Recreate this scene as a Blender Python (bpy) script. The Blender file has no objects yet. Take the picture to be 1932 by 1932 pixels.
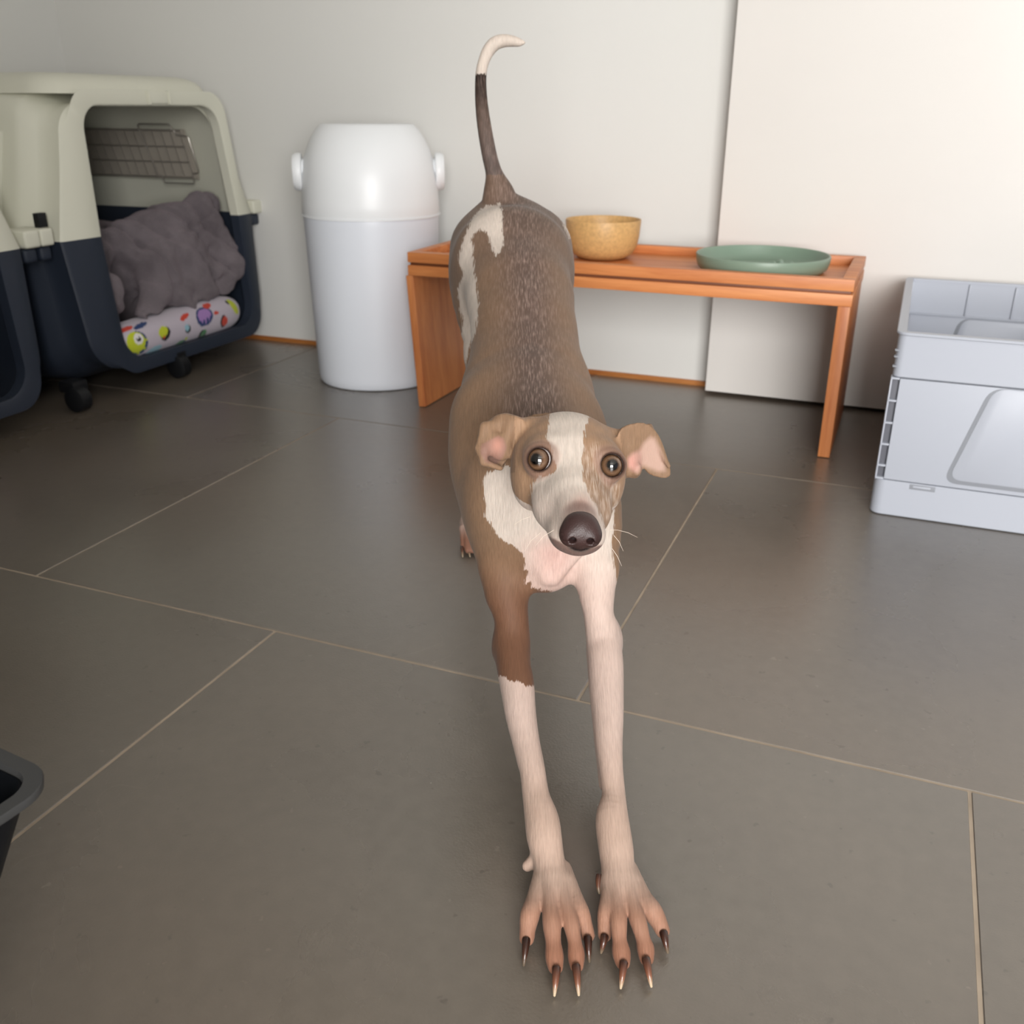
import bpy, bmesh, math, random
import numpy as np
from mathutils import Vector, Matrix
R = math.radians
scn = bpy.context.scene
col = scn.collection

# ---------------------------------------------------------------- camera
CAM_H = .61
F_PX, PITCH, ROLL, YAW = 1800.0, R(23.0), R(0.2), R(22.1)   # yaw: room frame seen from the camera
def rotz(v, a):
    c, s = math.cos(a), math.sin(a)
    return Vector((c*v[0]-s*v[1], s*v[0]+c*v[1], v[2]))
def cam_ray(x, y):
    """direction in the camera-facing ground frame (x right, y ahead, z up)"""
    X = (x-966)/F_PX; Y = -(y-966)/F_PX
    c, s = math.cos(ROLL), math.sin(ROLL); X, Y = c*X-s*Y, s*X+c*Y
    return Vector((X, math.cos(PITCH)+Y*math.sin(PITCH), -math.sin(PITCH)+Y*math.cos(PITCH)))
fwd = rotz(cam_ray(966, 966), YAW).normalized()
rgt = rotz(cam_ray(966+F_PX, 966)-cam_ray(966, 966), YAW).normalized()
up = rgt.cross(fwd)
cam_d = bpy.data.cameras.new('camera'); cam = bpy.data.objects.new('camera', cam_d); col.objects.link(cam)
cam_d.sensor_width = 36; cam_d.lens = F_PX/1932*36; cam_d.clip_start = .02
cam.matrix_world = Matrix((( rgt.x, up.x, -fwd.x, 0), (rgt.y, up.y, -fwd.y, 0), (rgt.z, up.z, -fwd.z, CAM_H), (0, 0, 0, 1)))
scn.camera = cam
cam_d.dof.use_dof = True; cam_d.dof.focus_distance = .80; cam_d.dof.aperture_fstop = 11

# ---------------------------------------------------------------- light
w = bpy.data.worlds.new('world'); scn.world = w; w.use_nodes = True
bg = w.node_tree.nodes['Background']
bg.inputs[0].default_value = (.82, .90, 1.0, 1); bg.inputs[1].default_value = .27
def area(name, loc, target, sx, sy, power, colr):
    l = bpy.data.lights.new(name, 'AREA'); l.shape = 'RECTANGLE'; l.size = sx; l.size_y = sy; l.energy = power; l.color = colr
    o = bpy.data.objects.new(name, l); col.objects.link(o); o.location = loc
    o.rotation_euler = (Vector(target)-Vector(loc)).to_track_quat('-Z', 'Y').to_euler()
    return o
area('window_light', (1.25, -2.3, 1.15), (-.1, 2.2, .35), 1.9, 1.7, 205, (1, .985, .965))
scn.view_settings.view_transform = 'Standard'; scn.view_settings.look = 'None'
scn.view_settings.gamma = 1; scn.view_settings.use_curve_mapping = False
scn.view_settings.exposure = 0.0

# ---------------------------------------------------------------- materials
def srgb(r, g, b):
    f = lambda c: ((c/255+.055)/1.055)**2.4 if c > 10 else c/255/12.92
    return (f(r), f(g), f(b), 1)
def mat(name, colr, rough=.5, spec=.5, metal=0, noise=None, bump=None, sheen=0, var=0.0, vscale=8, coat=0, sss=0):
    """principled; var: colour variation amount; bump=(scale, strength, distance)"""
    m = bpy.data.materials.new(name); m.use_nodes = True
    nt = m.node_tree; N = nt.nodes; L = nt.links; p = N['Principled BSDF']
    p.inputs['Base Color'].default_value = colr; p.inputs['Roughness'].default_value = rough
    p.inputs['Specular IOR Level'].default_value = spec; p.inputs['Metallic'].default_value = metal
    p.inputs['Sheen Weight'].default_value = sheen; p.inputs['Coat Weight'].default_value = coat
    tc = N.new('ShaderNodeTexCoord')
    if sss:
        p.inputs['Subsurface Weight'].default_value = sss; p.inputs['Subsurface Scale'].default_value = .004
    if var:
        n = N.new('ShaderNodeTexNoise'); n.inputs['Scale'].default_value = vscale; n.inputs['Detail'].default_value = 5
        L.new(tc.outputs['Object'], n.inputs['Vector'])
        mr = N.new('ShaderNodeMapRange'); mr.inputs[1].default_value = .3; mr.inputs[2].default_value = .7
        mr.inputs[3].default_value = 1-var; mr.inputs[4].default_value = 1+var
        L.new(n.outputs[0], mr.inputs[0])
        mx = N.new('ShaderNodeMix'); mx.data_type = 'RGBA'; mx.blend_type = 'MULTIPLY'; mx.inputs[0].default_value = 1
        mx.inputs[6].default_value = colr
        L.new(mr.outputs[0], mx.inputs[7]); L.new(mx.outputs[2], p.inputs['Base Color'])
    if bump:
        n = N.new('ShaderNodeTexNoise'); n.inputs['Scale'].default_value = bump[0]; n.inputs['Detail'].default_value = 4
        L.new(tc.outputs['Object'], n.inputs['Vector'])
        b = N.new('ShaderNodeBump'); b.inputs['Strength'].default_value = bump[1]; b.inputs['Distance'].default_value = bump[2]
        L.new(n.outputs[0], b.inputs['Height']); L.new(b.outputs[0], p.inputs['Normal'])
    return m

def wood_mat(name, c1, c2, scale=(1, 14, 14), rough=.45):
    m = mat(name, c1, rough); nt = m.node_tree; N = nt.nodes; L = nt.links; p = N['Principled BSDF']
    tc = N.new('ShaderNodeTexCoord'); mp = N.new('ShaderNodeMapping'); mp.inputs['Scale'].default_value = scale
    L.new(tc.outputs['Object'], mp.inputs[0])
    n = N.new('ShaderNodeTexNoise'); n.inputs['Scale'].default_value = 3; n.inputs['Detail'].default_value = 6; n.inputs['Distortion'].default_value = .6
    L.new(mp.outputs[0], n.inputs['Vector'])
    mp2 = N.new('ShaderNodeMapping'); mp2.inputs['Scale'].default_value = [s*7 for s in scale]
    L.new(tc.outputs['Object'], mp2.inputs[0])
    n2 = N.new('ShaderNodeTexNoise'); n2.inputs['Scale'].default_value = 3; n2.inputs['Detail'].default_value = 3
    L.new(mp2.outputs[0], n2.inputs['Vector'])
    ad = N.new('ShaderNodeMath'); ad.operation = 'MULTIPLY_ADD'; ad.inputs[1].default_value = .35; L.new(n2.outputs[0], ad.inputs[0]); L.new(n.outputs[0], ad.inputs[2])
    cr = N.new('ShaderNodeValToRGB'); cr.color_ramp.elements[0].position = .48; cr.color_ramp.elements[0].color = c2
    cr.color_ramp.elements[1].position = .85; cr.color_ramp.elements[1].color = c1
    L.new(ad.outputs[0], cr.inputs[0]); L.new(cr.outputs[0], p.inputs['Base Color'])
    b = N.new('ShaderNodeBump'); b.inputs['Strength'].default_value = .15; b.inputs['Distance'].default_value = .001
    L.new(n2.outputs[0], b.inputs['Height']); L.new(b.outputs[0], p.inputs['Normal'])
    return m

M = {}
M['wall'] = mat('white_wall_panel', srgb(224, 223, 219), .45, .35, bump=(30, .04, .002))
M['door'] = mat('white_door_panel', srgb(232, 228, 223), .38, .4, var=.015, vscale=3)
M['grout'] = mat('grout', srgb(165, 150, 133), .8, .2, var=.15, vscale=20)
M['trimwood'] = wood_mat('trim_wood', srgb(205, 140, 78), srgb(165, 98, 45))
M['wood'] = wood_mat('orange_wood', srgb(218, 142, 84), srgb(186, 106, 56))
M['wood_shade'] = wood_mat('groove_shade_wood', srgb(118, 66, 38), srgb(84, 44, 24))  # dark tone stands in for the shade in the gap between the rails
M['woodv'] = wood_mat('orange_wood_upright', srgb(208, 134, 80), srgb(178, 102, 56), (14, 14, 1.2))
M['white_plastic'] = mat('white_plastic', srgb(228, 232, 240), .33, .45)
M['white_plastic2'] = mat('white_plastic_bright', srgb(240, 242, 244), .35, .45)
M['crate'] = mat('grey_plastic', srgb(176, 180, 190), .42, .4, bump=(260, .06, .0005))
M['crate_in'] = mat('grey_plastic_groove_shade', srgb(140, 143, 150), .5, .3)  # crate plastic darkened to imitate shade in grooves and slots
M['crate_dark'] = mat('grey_plastic_recess_shade', srgb(98, 99, 106), .5, .3)  # same plastic, darker still: recess shade put into the colour
M['cream'] = mat('cream_plastic', srgb(218, 217, 201), .42, .4, bump=(300, .08, .0005))
M['navy'] = mat('navy_plastic', srgb(40, 47, 60), .5, .4, bump=(300, .1, .0005))
M['navy_in'] = mat('dark_plastic', srgb(24, 27, 33), .6, .3)
M['black'] = mat('black_rubber', srgb(16, 17, 20), .55, .35)
M['metal'] = mat('wire_metal', srgb(190, 184, 176), .35, .5, metal=.7)
M['bowl'] = mat('bamboo_bowl', srgb(205, 164, 108), .45, .4, var=.14, vscale=160, bump=(200, .06, .0005))
M['green'] = mat('sage_plastic', srgb(128, 148, 131), .38, .45)
M['rim_grey'] = mat('grey_rim', srgb(62, 62, 62), .5, .3)
M['blackbin'] = mat('black_bin', srgb(8, 11, 16), .55, .25)
# floor tile
def tile_mat():
    m = mat('stone_tile', srgb(88, 80, 71), .3, 1.0, coat=.45); nt = m.node_tree; N = nt.nodes; L = nt.links; p = N['Principled BSDF']
    tc = N.new('ShaderNodeTexCoord'); oi = N.new('ShaderNodeObjectInfo')
    ad = N.new('ShaderNodeVectorMath'); ad.operation = 'ADD'
    mu = N.new('ShaderNodeMath'); mu.operation = 'MULTIPLY'; mu.inputs[1].default_value = 37.0
    L.new(oi.outputs['Random'], mu.inputs[0]); L.new(tc.outputs['Object'], ad.inputs[0]); L.new(mu.outputs[0], ad.inputs[1])
    def noise(s, d, dist=0):
        n = N.new('ShaderNodeTexNoise'); n.inputs['Scale'].default_value = s; n.inputs['Detail'].default_value = d; n.inputs['Distortion'].default_value = dist
        L.new(ad.outputs[0], n.inputs['Vector']); return n
    def mrange(src, a, b, c, d):
        r = N.new('ShaderNodeMapRange'); 
        for i, v in enumerate((a, b, c, d)): r.inputs[i+1].default_value = v
        L.new(src, r.inputs[0]); return r.outputs[0]
    n1 = noise(3.0, 6, .4); n2 = noise(60, 4); n3 = noise(75, 2); n4 = noise(420, 2)
    a = mrange(n1.outputs[0], .3, .7, .90, 1.10); b = mrange(n2.outputs[0], .3, .7, .95, 1.05)
    spots = mrange(n3.outputs[0], .69, .75, 1.0, .76); lt = mrange(n3.outputs[0], .28, .23, 1.0, 1.25)
    def mul(x, y):
        k = N.new('ShaderNodeMath'); k.operation = 'MULTIPLY'; L.new(x, k.inputs[0]); L.new(y, k.inputs[1]); return k.outputs[0]
    tot = mul(mul(a, b), mul(spots, lt))
    p.inputs['Coat Roughness'].default_value = .38
    # thin curved scratches
    vo = N.new('ShaderNodeTexVoronoi'); vo.feature = 'DISTANCE_TO_EDGE'; vo.inputs['Scale'].default_value = 2.6
    nd = noise(5, 2); mixv = N.new('ShaderNodeMix'); mixv.data_type = 'VECTOR'; mixv.inputs[0].default_value = .25
    L.new(ad.outputs[0], mixv.inputs[4]); L.new(nd.outputs['Color'], mixv.inputs[5]); L.new(mixv.outputs[1], vo.inputs['Vector'])
    sc = mrange(vo.outputs['Distance'], 0, .0022, 1, 0); msk = mrange(noise(1.7, 1).outputs[0], .57, .64, 0, .12)
    scr = mul(sc, msk)
    one = N.new('ShaderNodeMath'); one.operation = 'ADD'; L.new(tot, one.inputs[0]); L.new(scr, one.inputs[1])
    hs = N.new('ShaderNodeMix'); hs.data_type = 'RGBA'; hs.blend_type = 'MULTIPLY'; hs.inputs[0].default_value = 1
    mixc = N.new('ShaderNodeMix'); mixc.data_type = 'RGBA'; mixc.inputs[6].default_value = srgb(104, 97, 88); mixc.inputs[7].default_value = srgb(104, 94, 83)
    L.new(mrange(noise(1.2, 2).outputs[0], .35, .65, 0, 1), mixc.inputs[0])
    L.new(mixc.outputs[2], hs.inputs[6]); L.new(one.outputs[0], hs.inputs[7]); L.new(hs.outputs[2], p.inputs['Base Color'])
    L.new(mrange(n1.outputs[0], .3, .7, .24, .34), p.inputs['Roughness'])
    bm_ = N.new('ShaderNodeBump'); bm_.inputs['Strength'].default_value = .18; bm_.inputs['Distance'].default_value = .001
    L.new(n4.outputs[0], bm_.inputs['Height'])
    b2 = N.new('ShaderNodeBump'); b2.inputs['Strength'].default_value = .12; b2.inputs['Distance'].default_value = .003
    L.new(noise(14, 3).outputs[0], b2.inputs['Height']); L.new(bm_.outputs[0], b2.inputs['Normal']); L.new(b2.outputs[0], p.inputs['Normal'])
    return m
M['tile'] = tile_mat()

# ---------------------------------------------------------------- mesh helpers
def link(name, me, parent=None, loc=None, rot=None):
    o = bpy.data.objects.new(name, me); col.objects.link(o)
    if parent: o.parent = parent
    if loc is not None: o.location = loc
    if rot is not None: o.rotation_euler = rot
    return o
def tag(o, label=None, cat=None, group=None, kind=None):
    for k, v in (('label', label), ('category', cat), ('group', group), ('kind', kind)):
        if v: o[k] = v
    return o
def empty(name, loc, rz=0, **t):
    o = bpy.data.objects.new(name, None); col.objects.link(o); o.location = loc; o.rotation_euler = (0, 0, rz); o.empty_display_size = .05
    return tag(o, **t)
def from_bm(name, bm, m, parent=None, smooth=True, origin=None, angle=40):
    if origin is not None: bmesh.ops.translate(bm, verts=bm.verts, vec=-Vector(origin))
    bmesh.ops.recalc_face_normals(bm, faces=bm.faces)
    me = bpy.data.meshes.new(name); bm.to_mesh(me); bm.free()
    me.materials.append(m)
    if smooth:
        for p in me.polygons: p.use_smooth = True
        try: me.set_sharp_from_angle(angle=R(angle))
        except Exception: pass
    o = link(name, me, parent)
    return o
def P(o):  # world position of a parent empty
    return Vector(o.location) if o else Vector((0, 0, 0))
def bbox(bm, x0, x1, y0, y1, z0, z1, bev=0, seg=2, rot=None, taper=None):
    b = bmesh.new()
    r = bmesh.ops.create_cube(b, size=1)
    for v in b.verts:
        v.co = Vector(((x0+x1)/2+v.co.x*(x1-x0), (y0+y1)/2+v.co.y*(y1-y0), (z0+z1)/2+v.co.z*(z1-z0)))
    if bev: bmesh.ops.bevel(b, geom=list(b.edges), offset=bev, segments=seg, affect='EDGES', profile=.6)
    if rot is not None:
        c = Vector(((x0+x1)/2, (y0+y1)/2, (z0+z1)/2)); bmesh.ops.rotate(b, verts=b.verts, cent=c, matrix=rot)
    me = bpy.data.meshes.new('t'); b.to_mesh(me); b.free(); bm.from_mesh(me); bpy.data.meshes.remove(me)
def box(name, dims, m, parent=None, bev=.002, seg=2, rot=None):
    bm = bmesh.new(); bbox(bm, *dims, bev=bev, seg=seg, rot=rot)
    return from_bm(name, bm, m, parent, origin=P(parent) if parent else None)
def loft(bm, rings, closed=True, cap0=True, cap1=True):
    vs = [[bm.verts.new(p) for p in r] for r in rings]
    n = len(rings[0])
    for a, b in zip(vs, vs[1:]):
        for i in range(n if closed else n-1):
            j = (i+1) % n
            bm.faces.new((a[i], a[j], b[j], b[i]))
    if cap0: bm.faces.new(list(reversed(vs[0])))
    if cap1: bm.faces.new(vs[-1])
    return vs
def tube_pts(pts, rad, n=8):
    """rings for a tube along pts; rad scalar or list"""
    rings = []; pts = [Vector(p) for p in pts]; prev = None
    for i, p in enumerate(pts):
        t = (pts[min(i+1, len(pts)-1)]-pts[max(i-1, 0)]).normalized()
        if prev is None:
            a = Vector((0, 0, 1)) if abs(t.z) < .9 else Vector((1, 0, 0)); u = t.cross(a).normalized()
        else:
            u = (prev-t*prev.dot(t)).normalized()
        prev = u; v = t.cross(u); r = rad[i] if isinstance(rad, (list, tuple)) else rad
        rings.append([p+u*math.cos(2*math.pi*k/n)*r+v*math.sin(2*math.pi*k/n)*r for k in range(n)])
    return rings
def tube(bm, pts, rad, n=8): loft(bm, tube_pts(pts, rad, n))
def rrect(cx, cy, hx, hy, r, n=6):
    """rounded rectangle outline (2-D), r scalar or 4 radii (+x+y, -x+y, -x-y, +x-y)"""
    rr = r if isinstance(r, (list, tuple)) else (r,)*4
    out = []
    for (sx, sy, a0), q in zip(((1, 1, 0), (-1, 1, 90), (-1, -1, 180), (1, -1, 270)), rr):
        for k in range(n+1):
            a = R(a0+90*k/n); out.append((cx+sx*(hx-q)+q*math.cos(a), cy+sy*(hy-q)+q*math.sin(a)))
    return out

# ---------------------------------------------------------------- room
def struct(o): o['kind'] = 'structure'; return o
WY, WX = 2.222, -2.24
S, G = .803, .0030
floor = struct(box('floor', (WX-.1, 3.2, -2.6, WY+.1, -.06, -.0009), M['grout'], None, bev=0))
me_tile = None
rows = [(.861+k*S, ph) for k, ph in ((-4, 1), (-3, 0), (-2, 1), (-1, 1), (0, 0), (1, 1))]
def make_tile_mesh():
    bm = bmesh.new(); h = (S-G)/2
    bbox(bm, -h, h, -h, h, -.008, 0, bev=.0009, seg=1)
    bmesh.ops.recalc_face_normals(bm, faces=bm.faces)
    me = bpy.data.meshes.new('tile'); bm.to_mesh(me); bm.free(); me.materials.append(M['tile']); return me
me_tile = make_tile_mesh()
for k in range(-4, 2):
    y0 = .861+k*S
    ph = -1.073 if k == 0 else -1.073+S/2
    for j in range(-3, 6):
        x0 = ph+j*S
        if x0+S < WX or x0 > 3.1: continue
        cut_x = x0 < WX or False
        if k == 1 or cut_x:
            bm = bmesh.new(); xa = max(x0, WX)+G/2; yb = min(y0+S, WY+.02)-G/2
            bbox(bm, xa, x0+S-G/2, y0+G/2, yb, -.008, 0, bev=.0009, seg=1)
            c = Vector(((xa+x0+S)/2, (y0+yb)/2, 0)); t = from_bm('tile', bm, M['tile'], None, smooth=False, origin=c)
            t.location = c
        else:
            t = link('tile', me_tile, None, (x0+S/2, y0+S/2, 0))
        t.parent = floor
        t.location.z += random.Random(k*31+j).uniform(-.0003, .0003)
# walls
struct(box('wall_back', (WX-.1, 3.2, WY, WY+.1, .0115, 2.5), M['wall'], None, bev=0))
struct(box('wall_left', (WX-.1, WX, -2.6, WY, 0, 2.5), M['wall'], None, bev=0))
struct(box('light_block_wall', (WX-.1, -.17, -.40, -.30, 0, 2.5), M['wall'], None, bev=0))   # added unseen wall, blocks window light from the left side of the room
struct(box('ceiling', (WX-.1, 3.2, -2.6, WY+.1, 2.5, 2.6), M['wall'], None, bev=0))
struct(box('baseboard_back', (WX, 3.2, WY-.004, WY+.06, -.001, .0112), M['trimwood'], None, bev=.001))
struct(box('door_1', (-.393, 1.6, 2.152, 2.192, .008, 2.3), M['door'], None, bev=.0015))

# ---------------------------------------------------------------- bench
def make_bench():
    b = empty('feeding_bench', (-.526, 1.96, 0), label='low orange wooden bench with raised tray rim, holding the bowl and plate', cat='bench')
    x0, x1, y0, y1 = -.968, -.083, 1.80, 2.12
    m = M['wood']
    # lower frame
    def frame(nm, z0, z1, ins, wdt):
        box(nm, (x0+ins, x1-ins, y0+ins, y0+ins+wdt, z0, z1), m, b, .0015)
        box(nm, (x0+ins, x1-ins, y1-ins-wdt, y1-ins, z0, z1), m, b, .0015)
        box(nm, (x0+ins, x0+ins+wdt, y0+ins+wdt+.0004, y1-ins-wdt-.0004, z0, z1), m, b, .0015)
        box(nm, (x1-ins-wdt, x1-ins, y0+ins+wdt+.0004, y1-ins-wdt-.0004, z0, z1), m, b, .0015)
    frame('lower_rail', .2852, .3062, 0, .030)
    frame('upper_rail', .3118, .3325, 0, .022)
    box('spacer_board', (x0+.0045, x1-.0045, y0+.0045, y1-.0045, .3063, .3117), M['wood_shade'], b, .0005)
    box('tray_board', (x0+.022, x1-.022, y0+.022, y1-.022, .3119, .3155), M['wood'], b, .0005)
    rot = Matrix.Rotation(R(4.2), 3, 'Y')
    rl = box('leg', (-.9645, -.9475, y0+.002, y1-.004, .0008, .285), M['woodv'], b, .002, rot=Matrix.Rotation(R(-4.0), 3, 'Y'))
    box('leg', (-.1065, -.0845, y0+.002, y1-.004, .0008, .285), M['woodv'], b, .002)
    return b
make_bench()

# ---------------------------------------------------------------- bowl and plate
def lathe(name, prof, m, parent, c, seg=72, sx=1, sy=1, bumpf=None):
    bm = bmesh.new(); rings = []
    for r, z in prof:
        rings.append([Vector((c[0]+sx*max(r, .0001)*math.cos(2*math.pi*k/seg), c[1]+sy*max(r, .0001)*math.sin(2*math.pi*k/seg), c[2]+z)) for k in range(seg)])
    loft(bm, rings, cap0=True, cap1=True)
    return from_bm(name, bm, m, parent, origin=P(parent) if parent else c, angle=50)
c = (-.606, 1.995, .3157)
o = lathe('food_bowl', [(.0, 0), (.040, 0), (.052, .003), (.064, .012), (.072, .026), (.0765, .045), (.079, .078), (.0785, .0795), (.0765, .0792), (.0755, .077), (.073, .045), (.068, .026), (.058, .012), (.04, .006), (0, .0055)], M['bowl'], None, c)
o.location = c; tag(o, 'round tan speckled bamboo bowl standing on the wooden bench', 'bowl')
c = (-.2675, 1.957, .3157)
pl = lathe('food_plate', [(0, 0), (.105, 0), (.116, .002), (.124, .009), (.1275, .020), (.1285, .030), (.1275, .0325), (.1248, .0325), (.1235, .030), (.121, .016), (.115, .009), (.10, .006), (0, .006)], M['green'], None, c)
pl.location = c; tag(pl, 'shallow sage green round dish with upright rim on the wooden bench', 'plate')
# wavy ridge inside the dish
bm = bmesh.new()
pts = []
for k in range(40):
    t = k/39; x = -.005+.095*t; y = .015+.012*math.sin(t*2.4) - .03*t
    pts.append(Vector((x, y, .0085+.0055*math.sin(t*math.pi)*(1+.5*math.sin(t*34)))))
tube(bm, pts, [.0015+.004*math.sin(math.pi*min(1, max(0, k/39)))*(1+.25*math.sin(k*1.3)) for k in range(40)], 8)
rr = from_bm('wavy_ridge', bm, M['green'], pl)

# ---------------------------------------------------------------- nappy bin
def make_bin():
    cx, cy = -1.164, 2.000
    b = empty('waste_bin', (cx, cy, 0), label='tall glossy white plastic bin with domed lid and round side knobs, left of the bench', cat='bin')
    def ring(rx, ry, z, n=80, p=2.06):
        out = []
        for k in range(n):
            a = 2*math.pi*k/n; ca, sa = math.cos(a), math.sin(a)
            q = rotz((rx*abs(ca)**(2/p)*math.copysign(1, ca), ry*abs(sa)**(2/p)*math.copysign(1, sa), z), R(29))
            out.append(Vector((cx+q.x, cy+q.y, z)))
        return out
    bm = bmesh.new()
    prof = [(.128, .0008), (.141, .002), (.1440, .007), (.1452, .02), (.1480, .12), (.1512, .24), (.1540, .365), (.1548, .378), (.1545, .381)]
    loft(bm, [ring(r, r, z) for r, z in prof])
    from_bm('body', bm, M['white_plastic'], b, origin=P(b))
    bm = bmesh.new(); loft(bm, [ring(.1560, .1560, .3812), ring(.1582, .1582, .382), ring(.1582, .1582, .3845), ring(.1560, .1560, .3853)])
    from_bm('seam_ring', bm, M['white_plastic2'], b, origin=P(b))
    bm = bmesh.new()
    prof = [(.1555, .155, .3855), (.1562, .1562, .388), (.1556, .1555, .41), (.1540, .154, .44), (.1510, .150, .470), (.1455, .143, .498), (.1370, .131, .523), (.1265, .116, .545), (.1150, .100, .562), (.1060, .089, .5715), (.1030, .085, .5740), (.0995, .082, .5750)]
    loft(bm, [ring(x, y, z) for x, y, z in prof])
    from_bm('lid', bm, M['white_plastic2'], b, origin=P(b))
    for s in (-1, 1):
        bm = bmesh.new(); rings = []
        zc = .474
        for r, d in ((.028, .132), (.028, .1475), (.0395, .1490), (.0410, .1515), (.0405, .1620), (.037, .1680), (.010, .1695)):
            rings.append([Vector((cx, cy, 0))+rotz((s*d, -.004+r*math.cos(2*math.pi*k/40), zc+r*math.sin(2*math.pi*k/40)), R(29)) for k in range(40)])
        loft(bm, rings)
        from_bm('knob', bm, M['white_plastic2'], b, origin=P(b))
make_bin()

# ---------------------------------------------------------------- folding crate
def make_crate():
    x0, x1, y0, y1, H = 0.0, .40, 1.553, 2.105, .2975
    b = empty('storage_crate', (.20, 1.83, 0), label='light grey plastic folding crate with open top at the right edge, beside the bench', cat='crate')
    m = M['crate']; O = P(b); cx, cy, hx, hy = (x0+x1)/2, (y0+y1)/2, (x1-x0)/2, (y1-y0)/2
    def band(nm, z0, z1, ins, th, rad, mm=m, bev=.0015, flare=0):
        bm = bmesh.new()
        prof = [(z0, ins+bev), (z0+bev, ins), (z1-bev, ins-flare), (z1, ins-flare+bev)]
        rings = [[Vector((p[0], p[1], z)) for p in rrect(cx, cy, hx-i, hy-i, max(.004, rad-i))] for z, i in prof]
        inner = [[Vector((p[0], p[1], z)) for p in rrect(cx, cy, hx-ins-th, hy-ins-th, max(.004, rad-ins-th))] for z in (z1, z0)]
        allr = rings+inner+[rings[0]]
        vs = [[bm.verts.new(q) for q in r] for r in allr[:-1]]; vs.append(vs[0]); n = len(vs[0])
        for a, c_ in zip(vs, vs[1:]):
            for i in range(n): bm.faces.new((a[i], a[(i+1) % n], c_[(i+1) % n], c_[i]))
        return from_bm(nm, bm, mm, b, origin=O, angle=35)
    # base tray with floor
    band('base_band', .0008, .060, .0, .012, .018)
    box('bottom', (x0+.008, x1-.008, y0+.008, y1-.008, .004, .012), m, b, .001)
    band('top_band', .228, H, .002, .009, .014)
    band('rim', H-.004, H+.0005, -.0015, .014, .016, bev=.001)
    # folding side walls
    fz0, fz1 = .0615, .2265
    def wall(nm, dims): return box(nm, dims, m, b, .001)
    wall('front_wall', (x0+.014, x1-.014, y0+.0015, y0+.009, fz0, fz1))
    wall('back_wall', (x0+.012, x1-.012, y1-.012, y1-.004, .012, .228))
    wall('side_wall', (x0+.012, x0+.017, y0+.014, y1-.014, .012, .228))
    wall('side_wall', (x1-.017, x1-.012, y0+.014, y1-.014, .012, .228))
    # raised panel on the front wall and its mirror on the back wall (slanted, rounded)
    def panel(nm, y_a, y_b, pts, mm=m, r=.012):
        # round the polygon corners
        out = []; n = len(pts)
        for i in range(n):
            p0, p1, p2 = Vector(pts[i-1]), Vector(pts[i]), Vector(pts[(i+1) % n])
            a = p1+(p0-p1).normalized()*r; c_ = p1+(p2-p1).normalized()*r
            for k in range(7):
                t = k/6; out.append(a*(1-t)**2+p1*2*t*(1-t)+c_*t*t)
        bm = bmesh.new()
        cen = sum(out, Vector((0, 0)))/len(out)
        s = .0012
        def rg(y, ins): return [Vector((p.x-(p-cen).normalized().x*ins, y, p.y-(p-cen).normalized().y*ins)) for p in out]
        loft(bm, [rg(y_a, 0), rg(y_b+(y_a-y_b)*.25, 0), rg(y_b, s)])
        return from_bm(nm, bm, mm, b, origin=O)
    fp = [(.1410, .2260), (.259, .2260), (.300, .0680), (.100, .0680)]
    fpi = [(.1465, .2255), (.2535, .2255), (.2925, .0745), (.1075, .0745)]
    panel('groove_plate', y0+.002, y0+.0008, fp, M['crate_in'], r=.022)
    panel('raised_panel', y0+.002, y0-.0005, fpi, m, r=.019)
    bpn = [(.110, .226), (.29, .226), (.33, .03), (.07, .03)]
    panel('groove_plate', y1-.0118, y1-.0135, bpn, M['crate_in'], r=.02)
    bpn2 = [(.116, .2255), (.284, .2255), (.323, .036), (.077, .036)]
    panel('inner_panel', y1-.0118, y1-.0155, bpn2, m, r=.018)
    # ribs on the inside of the back top band
    for x in (.014, .118, .2, .282, .386):
        box('rib', (x-.0015, x+.0015, y1-.016, y1-.0125, .232, H-.005), m, b, .0006)
    box('ledge', (x0+.012, x1-.012, y1-.0165, y1-.0108, .2285, .2315), m, b, .0008)
    # ladder of slots down the near corners
    for sx, xa in ((1, x0), (-1, x1)):
        a, c_ = (xa, xa+sx*.013)
        lo, hi = min(a, c_), max(a, c_)
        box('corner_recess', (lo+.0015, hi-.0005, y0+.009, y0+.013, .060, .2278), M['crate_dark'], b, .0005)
        box('corner_post', (min(xa+sx*.0005, xa+sx*.003), max(xa+sx*.0005, xa+sx*.003), y0+.002, y0+.020, .060, .2278), m, b, .0008)
        for z in (.0605, .082, .1175, .153, .189, .2245):
            box('slot_rib', (lo+.0008, hi+.0006, y0+.001, y0+.010, z, z+.0028), m, b, .0008)
        for z in (.243, .258, .268):
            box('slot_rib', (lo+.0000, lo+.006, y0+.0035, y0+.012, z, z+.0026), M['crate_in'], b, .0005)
    # latch slot in the base band
    for x in (.073, .327):
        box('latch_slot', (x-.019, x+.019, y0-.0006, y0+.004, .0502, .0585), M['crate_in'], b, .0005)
        box('latch_bar', (x-.014, x+.012, y0-.0012, y0+.002, .0535, .0565), m, b, .0006)
    return b
make_crate()

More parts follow.
